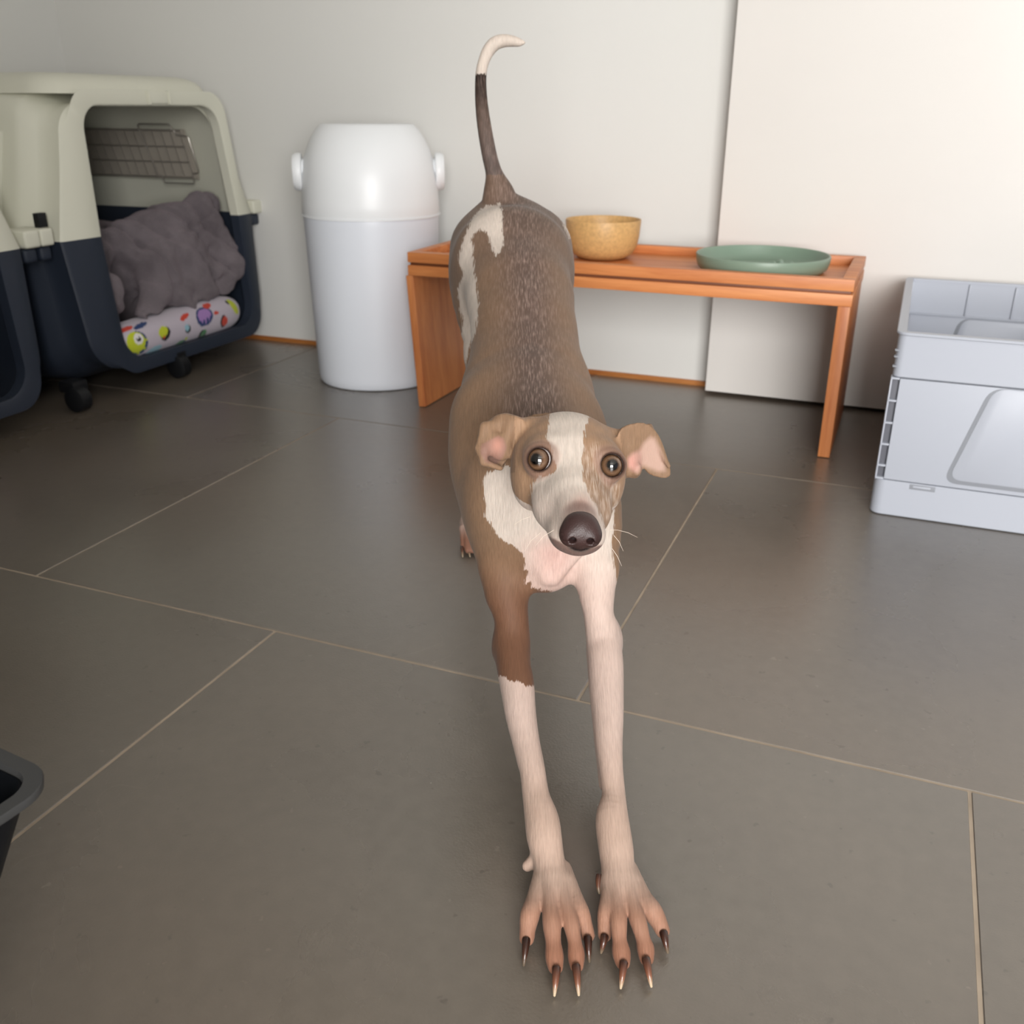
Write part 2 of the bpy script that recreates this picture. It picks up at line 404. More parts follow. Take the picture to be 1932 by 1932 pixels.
# ---------------------------------------------------------------- black bin at the left edge
def make_black_bin():
    a = R(-6); c0 = Vector((-.5665, .2275, 0)); H = .25
    b = empty('open_bin', c0, a, label='near-black open plastic tub with flat grey rim at the lower left edge', cat='bin')
    def rg(hx, hy, r, z): return [Vector((p[0], p[1], z)) for p in rrect(0, 0, hx, hy, r, 8)]
    bm = bmesh.new()
    rings = [rg(.050, .040, .02, .0008), rg(.135, .100, .020, H-.006), rg(.132, .097, .018, H-.004), rg(.048, .038, .02, .004)]
    loft(bm, rings, cap0=True, cap1=True)
    from_bm('tub', bm, M['blackbin'], b)
    bm = bmesh.new()
    rs = [rg(.133, .098, .018, H-.0055), rg(.1430, .1080, .025, H-.0055), rg(.1436, .1086, .0255, H-.001), rg(.1430, .1080, .0248, H), rg(.1338, .0988, .0185, H)]
    vs = [[bm.verts.new(q) for q in r] for r in rs]; vs.append(vs[0]); n = len(vs[0])
    for p, q in zip(vs, vs[1:]):
        for i in range(n): bm.faces.new((p[i], p[(i+1) % n], q[(i+1) % n], q[i]))
    from_bm('rim', bm, M['rim_grey'], b)
make_black_bin()

# ---------------------------------------------------------------- pet carriers
def cushion_mat():
    m = mat('patterned_fabric', srgb(196, 186, 196), .85, .2, sheen=.2); nt = m.node_tree; N = nt.nodes; L = nt.links; p = N['Principled BSDF']
    at = N.new('ShaderNodeVertexColor'); at.layer_name = 'print'
    L.new(at.outputs[0], p.inputs['Base Color'])
    return m
M['print'] = cushion_mat()
def plush_mat():
    m = mat('grey_plush', srgb(112, 104, 108), .95, .1, sheen=.9, var=.25, vscale=14)
    nt = m.node_tree; N = nt.nodes; L = nt.links; p = N['Principled BSDF']
    p.inputs['Sheen Roughness'].default_value = .5; p.inputs['Sheen Tint'].default_value = srgb(165, 152, 158)
    tc = N.new('ShaderNodeTexCoord')
    n = N.new('ShaderNodeTexNoise'); n.inputs['Scale'].default_value = 330; n.inputs['Detail'].default_value = 3
    n2 = N.new('ShaderNodeTexNoise'); n2.inputs['Scale'].default_value = 35; n2.inputs['Detail'].default_value = 3
    L.new(tc.outputs['Object'], n.inputs['Vector']); L.new(tc.outputs['Object'], n2.inputs['Vector'])
    a = N.new('ShaderNodeMath'); a.operation = 'MULTIPLY_ADD'; a.inputs[1].default_value = .7; L.new(n.outputs[0], a.inputs[0]); L.new(n2.outputs[0], a.inputs[2])
    b = N.new('ShaderNodeBump'); b.inputs['Strength'].default_value = 1.0; b.inputs['Distance'].default_value = .006
    L.new(a.outputs[0], b.inputs['Height']); L.new(b.outputs[0], p.inputs['Normal'])
    return m
M['plush'] = plush_mat()

def make_carrier(y_off, label):
    """mouth faces +x; body runs back to the left wall"""
    XF, XB = -1.60, -2.205
    y0, y1, zb, zs, zt = 1.500+y_off, 2.205+y_off, .036, .350, .645
    b = empty('pet_carrier', (-1.9, 1.83+y_off, 0), label=label, cat='pet carrier', group='pet carriers along the left wall')
    O = P(b); yc = (y0+y1)/2
    def prof(x, z0, z1, grow=0, n=40, top=True):
        return None
    # section half width as a function of height: narrower to the top and bottom, squarish shoulders
    def outline(grow, x, lean=0.0, n=10):
        """closed outline in (y,z): returns points from bottom centre counter-clockwise"""
        wb, ws, wt = .335+grow, .350+grow, .292+grow
        zb_, zt_ = zb-grow, zt+grow
        pts = []
        r1, r2 = .085, .075
        # bottom right corner, seam, top right corner
        def corner(cy_, cz_, r, a0, a1):
            for k in range(n+1):
                a = R(a0+(a1-a0)*k/n); pts.append((cy_+r*math.cos(a), cz_+r*math.sin(a)))
        corner(wb-r1-.0, zb_+r1, r1, -90, -2)
        for t in (.25, .5, .75): pts.append((wb+(ws-wb)*t, zb_+r1+(zs-zb_-r1)*t))
        pts.append((ws, zs))
        for t in (.25, .5, .75): pts.append((ws+(wt-ws)*t, zs+(zt_-r2-zs)*t))
        corner(wt-r2, zt_-r2, r2, 8, 90)
        left = [(-p[0], p[1]) for p in reversed(pts)]
        return [Vector((x-lean*max(0, p[1]-.05), yc+p[0], p[1])) for p in pts+left]
    # mouth opening outline (y,z), same point count so it can be bridged
    def mouth(grow, x, lean=0.0, n=10):
        pts = []
        wb, ws, wt = .236+grow, .238+grow, .222+grow
        z0_, z1_ = .075-grow, .612+grow
        r1, r2 = .06, .055
        def corner(cy_, cz_, r, a0, a1):
            for k in range(n+1):
                a = R(a0+(a1-a0)*k/n); pts.append((cy_+r*math.cos(a), cz_+r*math.sin(a)))
        corner(wb-r1, z0_+r1, r1, -90, 0)
        for t in (.25, .5, .75): pts.append((wb+(ws-wb)*t, z0_+r1+(zs-z0_-r1)*t))
        pts.append((ws, zs))
        for t in (.25, .5, .75): pts.append((ws+(wt-ws)*t, zs+(z1_-r2-zs)*t))
        corner(wt-r2, z1_-r2, r2, 3, 90)
        left = [(-p[0], p[1]) for p in reversed(pts)]
        return [Vector((x-lean*max(0, p[1]-.05), yc+.022+p[0], p[1])) for p in pts+left]
    LEAN = .075
    rings = [mouth(.004, XF-.030, LEAN), mouth(0, XF-.026, LEAN), mouth(0, XF-.002, LEAN), mouth(.004, XF, LEAN),
             mouth(.030, XF-.001, LEAN), outline(-.034, XF-.004, LEAN), outline(-.028, XF-.010, LEAN), outline(-.030, XF-.05, LEAN*.8), outline(-.022, XF-.075, LEAN*.7), outline(-.004, XF-.10, LEAN*.5), outline(0, XF-.12, LEAN*.4),
             outline(.004, XF-.22, 0), outline(.010, (XF+XB)/2, 0), outline(.002, XB+.10), outline(-.01, XB+.03), outline(-.035, XB)]
    inner = [outline(-.045, XB+.010), outline(-.020, XB+.04), outline(-.008, (XF+XB)/2), outline(-.02, XF-.12, LEAN*.4), outline(-.036, XF-.032, LEAN), mouth(.014, XF-.031, LEAN)]
    n = len(rings[0])
    def build(nm, keep_top, mm, rs, caps):
        bm = bmesh.new(); vs = [[bm.verts.new(p) for p in r] for r in rs]
        for a, c_ in zip(vs, vs[1:]):
            for i in range(n):
                j = (i+1) % n
                zz = [a[i].co.z, a[j].co.z, c_[i].co.z, c_[j].co.z]
                zm = sum(zz)/4
                if (zm > zs) == keep_top: bm.faces.new((a[i], a[j], c_[j], c_[i]))
        if caps is not None:
            r = vs[caps]
            up_ = [v for v in r if (v.co.z >= zs-1e-6) == True] if keep_top else [v for v in r if v.co.z <= zs+1e-6]
            # keep ring order but split into contiguous run
            if keep_top: run = [v for v in r if v.co.z >= zs-1e-6]
            else:
                k0 = next(i for i in range(n) if r[i].co.z > zs+1e-6)
                rr_ = r[k0:]+r[:k0]; run = [v for v in rr_ if v.co.z <= zs+1e-6]
            if len(run) > 2: bm.faces.new(run)
        loose = [v for v in bm.verts if not v.link_faces]; bmesh.ops.delete(bm, geom=loose, context='VERTS')
        return from_bm(nm, bm, mm, b, origin=O, angle=45)
    build('upper_shell', True, M['cream'], rings, len(rings)-1)
    build('lower_shell', False, M['navy'], rings, len(rings)-1)
    build('upper_lining', True, M['cream'], inner, 0)
    build('lower_lining', False, M['navy'], inner, 0)
    # flange where the halves meet
    for nm, za, zc_, mm in (('upper_flange', zs, zs+.012, M['cream']), ('lower_flange', zs-.014, zs-.0004, M['navy'])):
        bm = bmesh.new()
        loop = rrect((XF-.05+XB)/2, yc, (XF-.05-XB)/2+.002, .352, .05, 8)
        lo = rrect((XF-.05+XB)/2, yc, (XF-.05-XB)/2+.010, .366, .055, 8)
        rs = [[Vector((p[0], p[1], z)) for p in l] for l, z in ((loop, za), (lo, za), (lo, zc_), (loop, zc_))]
        vs = [[bm.verts.new(q) for q in r] for r in rs]; vs.append(vs[0]); k_ = len(vs[0])
        for a, c_ in zip(vs, vs[1:]):
            for i in range(k_): bm.faces.new((a[i], a[(i+1) % k_], c_[(i+1) % k_], c_[i]))
        # keep the flange only along the sides and back, not across the mouth
        dele = [f for f in bm.faces if f.calc_center_median().x > XF-.075]
        bmesh.ops.delete(bm, geom=dele, context='FACES')
        from_bm(nm, bm, mm, b, origin=O)
    # clips at the near and far front edges of the seam
    for s in (-1, 1):
        yy = yc+s*.352
        box('clip', (XF-.105, XF-.030, yy-.016, yy+.022 if s > 0 else yy+.016, zs-.004, zs+.030), M['cream'], b, .006, 3)
        box('clip_catch', (XF-.100, XF-.040, yy-.014, yy+.018 if s > 0 else yy+.014, zs-.034, zs-.005), M['navy'], b, .008, 3)
        if s < 0: box('clip_slot', (XF-.066, XF-.052, yy+.004, yy+.026, zs+.030, zs+.058), M['black'], b, .001)
    # ribs pressed in the near side and roof
    for x in (XF-.17, XF-.30, XF-.43):
        bm = bmesh.new(); pts = []
        for t in range(13):
            z = zs+.03+(zt-.085-zs-.03)*t/12; wv = .350+(.292-.350)*(z-zs)/(zt-.075-zs)
            pts.append(Vector((x, yc-wv-.004, z)))
        tube(bm, pts, .010, 8); from_bm('rib', bm, M['cream'], b, origin=O)
        bm = bmesh.new(); pts = [Vector((x, yc-.336-(.352-.336)*(z-.1)/.23-.002, z)) for z in (.11, .16, .22, .27, .315)]
        tube(bm, pts, .012, 8); from_bm('rib', bm, M['navy'], b, origin=O)
    # roof plateau and latch tab over the mouth
    bm = bmesh.new()
    rs = [[Vector((p[0], p[1], z)) for p in rrect((XF+XB)/2-.01, yc, .25-i, .262-i, .06-i/2, 8)] for z, i in ((zt-.012, -.006), (zt+.004, .002), (zt+.016, .012), (zt+.025, .030), (zt+.029, .055))]
    loft(bm, rs); from_bm('roof_plateau', bm, M['cream'], b, origin=O)
    xl = XF-LEAN*.57
    box('door_latch_tab', (xl-.020, xl+.0045, yc+.005, yc+.070, .6145, .640), M['cream'], b, .003)
    for dy in (.003, .068): box('tab_rib', (xl-.012, xl+.0085, yc+dy, yc+dy+.006, .612, .642), M['cream'], b, .002)
    for dy in (-.235, .235): pass
    # wheels
    for (wx, wy) in ((XF-.015, y0-.010), (XF-.005, y0+.300), (XB+.07, y0+.055), (XB+.07, y1-.075)):
        bm = bmesh.new()
        rings_ = []
        for dx, r in ((-.016, .020), (-.013, .0265), (.013, .0265), (.016, .020)):
            rings_.append([Vector((wx+r*math.cos(2*math.pi*k/28), wy+dx, .0275+r*math.sin(2*math.pi*k/28))) for k in range(28)])
        loft(bm, rings_)
        wh = from_bm('wheel', bm, M['black'], b, origin=O)
        box('wheel_housing', (wx-.040, wx+.004, wy-.012, wy+.030, .040, .066), M['black'], b, .006)
    return b
c1 = make_carrier(0, 'cream and navy plastic pet carrier with open front holding grey blanket, beside the white bin')
c2 = make_carrier(-.745, 'cream and navy plastic pet carrier cut off by the left picture edge')

# wire grille on the inner far wall of the first carrier: slot, wires, hinge loops
def make_grille(b, y):
    O = P(b)
    WYf = lambda z: y-(z-.44)*.30
    gx0, gx1, gz0, gz1 = -2.16, -1.775, .437, .552
    bm = bmesh.new(); za, zc_ = gz0-.004, gz1+.003
    loft(bm, [[Vector((x, WYf(z)+d, z)) for x, z in ((gx0, za), (gx1+.012, za), (gx1+.012, zc_), (gx0, zc_))] for d in (0, .004)])
    from_bm('vent_slot', bm, mat('vent_panel', srgb(168, 160, 148), .8), b, smooth=False, origin=O)  # grey-beige panel behind the wires
    nw = 0
    for k in range(14):
        x = gx1-k*.0300
        if x < gx0: break
        bm = bmesh.new(); tube(bm, [(x, WYf(gz0)-.003, gz0), (x, WYf(gz1)-.003, gz1)], .0013, 5); from_bm('wire', bm, M['metal'], b, origin=O)
    for z in (gz0, gz0+.038, gz0+.076, gz1):
        bm = bmesh.new(); tube(bm, [(gx0, WYf(z)-.005, z), (gx1+.004, WYf(z)-.005, z)], .0015, 5); from_bm('wire', bm, M['metal'], b, origin=O)
    def loop(pts):
        bm = bmesh.new(); tube(bm, [Vector((p[0], WYf(p[1])-.007, p[1])) for p in pts], .0017, 6); from_bm('latch_wire', bm, M['metal'], b, origin=O)
    loop([(-1.900, gz1-.004), (-1.900, gz1+.012), (-1.895, gz1+.015), (-1.800, gz1+.015), (-1.795, gz1+.011), (-1.795, gz1), (-1.788, gz1), (-1.785, gz1-.010), (-1.765, gz1-.012)])
    loop([(-1.765, gz1-.012), (-1.752, gz1-.014), (-1.749, gz1-.018), (-1.749, gz0+.018), (-1.753, gz0+.012), (-1.772, gz0+.010), (-1.775, gz0-.012), (-1.780, gz0-.016), (-1.870, gz0-.016), (-1.876, gz0-.012), (-1.876, gz0+.003)])
    loop([(-1.886, gz0), (-1.899, gz1)])
make_grille(c1, 2.142)

# ---------------------------------------------------------------- generic SDF surface builder
class SDF:
    """list of solids in metres; evaluated on a sparse set of blocks and turned into a quad mesh (surface nets)"""
    def __init__(s): s.ops = []
    def add(s, fn, c, r, k, mode=0): s.ops.append((fn, np.array(c, float), float(r), float(k), mode))
    def cone(s, a, b, ra, rb, k=.008, n=None, sc=1.0, mode=0):
        a = np.array(a, float); b = np.array(b, float)
        if n is not None:
            n = np.array(n, float); n /= np.linalg.norm(n)
            def lin(p): return p+np.outer(p@n, n)*(1/sc-1) if p.ndim > 1 else p+n*(p@n)*(1/sc-1)
            a2, b2 = lin(a), lin(b)
        else: a2, b2 = a, b
        ab = b2-a2; L2 = max(float(ab@ab), 1e-12)
        f = min(1.0, sc)
        def fn(p):
            q = p if n is None else p+np.outer(p@n, n)*(1/sc-1)
            d = q-a2; t = np.clip(d@ab/L2, 0, 1)
            d = d-t[:, None]*ab
            v = np.sqrt((d*d).sum(1))-(ra+(rb-ra)*t)
            return v*(1 if sc >= 1 else 1) if n is None else v
        s.add(fn, (a+b)/2, np.linalg.norm(a-b)/2+max(ra, rb)*max(1, sc), k, mode)
    def chain(s, pts, k=.006, n=None, sc=1.0):
        for p, q in zip(pts, pts[1:]): s.cone(p[0], q[0], p[1], q[1], k, n, sc)
    def spline(s, pts, k=.006, sub=4, mode=0):
        P_ = np.array([p for p, _ in pts], float); r_ = np.array([r for _, r in pts], float); D_ = np.c_[P_, r_]
        E_ = np.vstack([2*D_[0]-D_[1], D_, 2*D_[-1]-D_[-2]]); out = []
        for i in range(1, len(E_)-2):
            p0, p1, p2, p3 = E_[i-1:i+3]
            for j in range(sub):
                t = j/sub; out.append(.5*((2*p1)+(p2-p0)*t+(2*p0-5*p1+4*p2-p3)*t*t+(3*p1-p0-3*p2+p3)*t**3))
        out.append(E_[-2]); Q = np.array(out)
        # split in groups so far pieces can be culled; hard minimum inside the chain, one blend outside
        def fn(p):
            d = np.full(len(p), 1.0); lo, hi = p.min(0)-.03, p.max(0)+.03
            for a, e in zip(Q, Q[1:]):
                if (np.maximum(a[:3], e[:3])+max(a[3], e[3]) < lo).any() or (np.minimum(a[:3], e[:3])-max(a[3], e[3]) > hi).any(): continue
                ab = e[:3]-a[:3]; w_ = p-a[:3]; t = np.clip(w_@ab/max(ab@ab, 1e-12), 0, 1); w_ = w_-t[:, None]*ab
                v = np.sqrt((w_*w_).sum(1))-(a[3]+(e[3]-a[3])*t); d = np.minimum(d, v)
            return d
        c_ = (Q[:, :3].max(0)+Q[:, :3].min(0))/2
        s.add(fn, c_, np.linalg.norm(Q[:, :3]-c_, axis=1).max()+Q[:, 3].max(), k, mode)
    def ell(s, c, ax, rad, k=.008, mode=0):
        c = np.array(c, float); A = np.array(ax, float)      # rows: unit axes
        r = np.array(rad, float)
        def fn(p):
            q = (p-c)@A.T
            k0 = np.sqrt(((q/r)**2).sum(1)); k1 = np.sqrt(((q/(r*r))**2).sum(1))
            return k0*(k0-1)/np.maximum(k1, 1e-9)
        s.add(fn, c, max(rad), k, mode)
    def eval(s, p, idx=None):
        d = np.full(len(p), 1.0)
        for i in (range(len(s.ops)) if idx is None else idx):
            fn, c, r, k, mode = s.ops[i]
            v = fn(p)
            if mode == 0:
                h = np.maximum(k-np.abs(d-v), 0)/max(k, 1e-9); d = np.minimum(d, v)-h*h*k*.25
            else:
                h = np.maximum(k-np.abs(d+v), 0)/max(k, 1e-9); d = np.maximum(d, -v)+h*h*k*.25
        return d
    def mesh(s, h, post=None, detail=None):
        lo = np.min([c-r for _, c, r, _, m_ in s.ops if m_ == 0], 0)-4*h; hi = np.max([c+r for _, c, r, _, m_ in s.ops if m_ == 0], 0)+4*h
        B = 8; nb = np.ceil((hi-lo)/(h*B)).astype(int); dims = nb*B
        g = np.ones(dims, np.float32)
        cs = np.array([op[1] for op in s.ops]); rs = np.array([op[2] for op in s.ops]); ks = np.array([op[3] for op in s.ops])
        bi = np.stack(np.meshgrid(*[np.arange(k) for k in nb], indexing='ij'), -1).reshape(-1, 3)
        cen = lo+(bi+.5-.5/B)*B*h
        half = B*h*.87
        # coarse pass with culling by op bounding sphere
        near = np.zeros(len(cen), bool); cval = np.ones(len(cen), np.float32)
        for ch in range(0, len(cen), 4096):
            q = cen[ch:ch+4096]
            act = np.zeros(len(q), bool)
            for i in range(len(s.ops)):
                if s.ops[i][4] == 0: act |= ((q-cs[i])**2).sum(1) < (rs[i]+half*2+.02)**2
            if not act.any(): continue
            e = s.eval(q[act]); cv = np.ones(len(q), np.float32); cv[act] = e
            cval[ch:ch+4096] = cv
            near[ch:ch+4096] = act & (np.abs(cv) < half*1.5)
        G_ = g.reshape(nb[0], B, nb[1], B, nb[2], B)
        for b_, v in zip(bi[~near], cval[~near]):
            if v < 0: G_[b_[0], :, b_[1], :, b_[2], :] = -1
        off = np.stack(np.meshgrid(*[np.arange(B)]*3, indexing='ij'), -1).reshape(-1, 3)
        nbk = bi[near]
        # group blocks in 4x4x4 superblocks for culling
        sup = nbk//3; key = (sup[:, 0]*1000+sup[:, 1])*1000+sup[:, 2]; order = np.argsort(key, kind='stable'); nbk = nbk[order]; key = key[order]
        cuts = np.r_[0, np.nonzero(np.diff(key))[0]+1, len(key)]
        for a, e in zip(cuts, cuts[1:]):
            blk = nbk[a:e]; pts = ((blk[:, None, :]*B+off[None]).reshape(-1, 3))*h+lo
            c_ = (pts.min(0)+pts.max(0))/2; rad = np.linalg.norm(pts.max(0)-pts.min(0))/2
            sel = np.nonzero(np.linalg.norm(cs-c_, axis=1) < rs+rad+ks+.010)[0]
            v = s.eval(pts, sel)
            if detail is not None: v = detail(pts, v)
            v = v.reshape(len(blk), B, B, B)
            for b_, vv in zip(blk, v): G_[b_[0], :, b_[1], :, b_[2], :] = vv
        if post is not None: pass
        # surface nets
        sg = g < 0
        cnt = np.zeros(tuple(dims-1), np.uint8)
        for dx in (0, 1):
            for dy in (0, 1):
                for dz in (0, 1): cnt += sg[dx:dims[0]-1+dx, dy:dims[1]-1+dy, dz:dims[2]-1+dz]
        act = np.argwhere((cnt > 0) & (cnt < 8)); del cnt
        lin = (act[:, 0]*dims[1]+act[:, 1])*dims[2]+act[:, 2]
        corners = np.array([(i, j, k) for i in (0, 1) for j in (0, 1) for k in (0, 1)])
        val = np.stack([g[act[:, 0]+c_[0], act[:, 1]+c_[1], act[:, 2]+c_[2]] for c_ in corners], 1).astype(float)
        acc = np.zeros((len(act), 3)); num = np.zeros(len(act))
        for i in range(8):
            for j in range(i+1, 8):
                if np.abs(corners[i]-corners[j]).sum() != 1: continue
                a, e = val[:, i], val[:, j]; m_ = (a < 0) != (e < 0)
                t = np.where(m_, a/np.where(m_, a-e, 1), 0)
                acc += np.where(m_[:, None], corners[i]+t[:, None]*(corners[j]-corners[i]), 0); num += m_
        V = (act+acc/np.maximum(num, 1)[:, None])*h+lo
        faces = []
        for ax in range(3):
            o1, o2 = [a for a in range(3) if a != ax]
            sl0 = [slice(None)]*3; sl1 = [slice(None)]*3; sl0[ax] = slice(0, -1); sl1[ax] = slice(1, None)
            A_, B_ = sg[tuple(sl0)], sg[tuple(sl1)]
            e = np.argwhere(A_ != B_); e = e[(e[:, o1] > 0) & (e[:, o2] > 0)]
            ins = sg[e[:, 0], e[:, 1], e[:, 2]]
            def cell(d1, d2):
                q = e.copy(); q[:, o1] -= d1; q[:, o2] -= d2
                return np.searchsorted(lin, (q[:, 0]*dims[1]+q[:, 1])*dims[2]+q[:, 2])
            Q = np.stack([cell(0, 0), cell(1, 0), cell(1, 1), cell(0, 1)], 1)
            flip = ins if ax != 1 else ~ins
            Q[flip] = Q[flip][:, ::-1]
            faces.append(Q)
        Fq = np.concatenate(faces); Fq = Fq[(Fq < len(V)).all(1)]
        a_, b_, c_ = V[Fq[:, 0]], V[Fq[:, 1]], V[Fq[:, 2]]
        if np.einsum('ij,ij->i', a_, np.cross(b_, c_)).sum() < 0: Fq = Fq[:, ::-1]
        return V, Fq, g, lo
def smooth_np(V, Fq, it=2, lam=.5):
    e = np.concatenate([Fq[:, [0, 1]], Fq[:, [1, 2]], Fq[:, [2, 3]], Fq[:, [3, 0]]])
    e = np.concatenate([e, e[:, ::-1]]); n = np.bincount(e[:, 0], minlength=len(V))
    for _ in range(it):
        s_ = np.stack([np.bincount(e[:, 0], weights=V[e[:, 1], a], minlength=len(V)) for a in range(3)], 1)
        V = V+lam*(s_/np.maximum(n, 1)[:, None]-V)
    return V
def np_mesh(name, V, Fq, m, parent=None, mats=None):
    me = bpy.data.meshes.new(name)
    me.vertices.add(len(V)); me.vertices.foreach_set('co', np.ascontiguousarray(V, dtype=np.float32).ravel())
    me.loops.add(len(Fq)*4); me.loops.foreach_set('vertex_index', Fq.astype(np.int32).ravel())
    me.polygons.add(len(Fq)); me.polygons.foreach_set('loop_start', np.arange(0, len(Fq)*4, 4, dtype=np.int32))
    me.update(calc_edges=True); me.validate()
    me.polygons.foreach_set('use_smooth', np.ones(len(me.polygons), bool))
    me.materials.append(m)
    return link(name, me, parent), me
def fattr(me, name, arr):
    a = me.attributes.new(name, 'FLOAT', 'POINT'); a.data.foreach_set('value', arr.astype(np.float32))
def cattr(me, name, arr):
    a = me.color_attributes.new(name, 'FLOAT_COLOR', 'POINT'); c_ = np.ones((len(arr), 4), np.float32); c_[:, :3] = arr; a.data.foreach_set('color', c_.ravel())

I3 = np.eye(3)
# ---------------------------------------------------------------- blanket + cushion in the first carrier
def make_blanket():
    s = SDF()
    def C(x, y, z): return (x, y, z)
    # draped heap: front fold lines run down to the cushion
    s.ell(C(-1.95, 1.90, .20), I3, (.20, .24, .14), .05)
    s.ell(C(-1.79, 1.97, .255), I3, (.11, .13, .11), .05)
    s.cone(C(-1.81, 1.70, .275), C(-1.715, 2.075, .372), .045, .034, .05)
    s.cone(C(-1.715, 2.075, .37), C(-1.655, 2.090, .22), .034, .030, .03)
    s.cone(C(-1.655, 2.085, .23), C(-1.655, 2.045, .155), .032, .020, .03)
    s.cone(C(-1.71, 1.95, .27), C(-1.665, 1.98, .17), .050, .030, .04)
    s.cone(C(-1.71, 1.86, .25), C(-1.668, 1.88, .15), .050, .030, .04)
    s.cone(C(-1.672, 2.065, .235), C(-1.648, 1.93, .150), .016, .014, .010)
    s.cone(C(-1.660, 2.04, .185), C(-1.640, 1.86, .128), .018, .015, .008)
    s.cone(C(-1.675, 1.98, .235), C(-1.652, 1.88, .165), .015, .014, .012)
    s.cone(C(-1.69, 1.84, .20), C(-1.655, 1.74, .135), .040, .026, .03)
    s.cone(C(-1.655, 1.88, .128), C(-1.660, 1.66, .118), .022, .022, .014)
    s.ell(C(-1.700, 1.655, .210), I3, (.055, .066, .060), .008)
    s.cone(C(-1.69, 1.63, .25), C(-1.67, 1.63, .15), .034, .030, .02)
    s.ell(C(-1.76, 2.00, .23), I3, (.095, .10, .10), .03); s.ell(C(-1.72, 1.95, .19), I3, (.055, .08, .06), .03)
    s.cone(C(-1.66, 1.62, .104), C(-1.66, 2.06, .110), .0495, .0505, .004, mode=1)      # room for the cushion it lies against
    def detail(p, v):
        y, z, x = p[:, 1], p[:, 2], p[:, 0]
        q = y*.75+z*.9
        cr = np.sin((y*.95+z*.45)*34+1.6*np.sin(z*16+y*7)+.8*np.sin(y*31)); cr2 = np.sin((z*1.0-y*.35)*46+1.8*np.sin(y*19+1))
        v = v+.0085*np.exp(-(cr/.28)**2)*np.clip((z-.13)*14, 0, 1)+.0045*np.exp(-(cr2/.3)**2)*np.clip((y-1.85)*6, 0, 1)
        return v+.0022*np.sin(q*60+3*np.sin(z*14+x*9))+.0018*np.sin(y*105-z*70+3*np.sin(x*30)+2*np.sin(z*50))+.0010*np.sin(z*190+y*120+2*np.sin(y*80))
    V, Fq, g, lo = s.mesh(.0042, detail=detail)
    V = smooth_np(V, Fq, 3)
    o, me = np_mesh('blanket', V, Fq, M['plush'])
    o.location = (0, .018, 0); tag(o, 'crumpled dark grey plush blanket heaped inside the open pet carrier', 'blanket')
make_blanket()
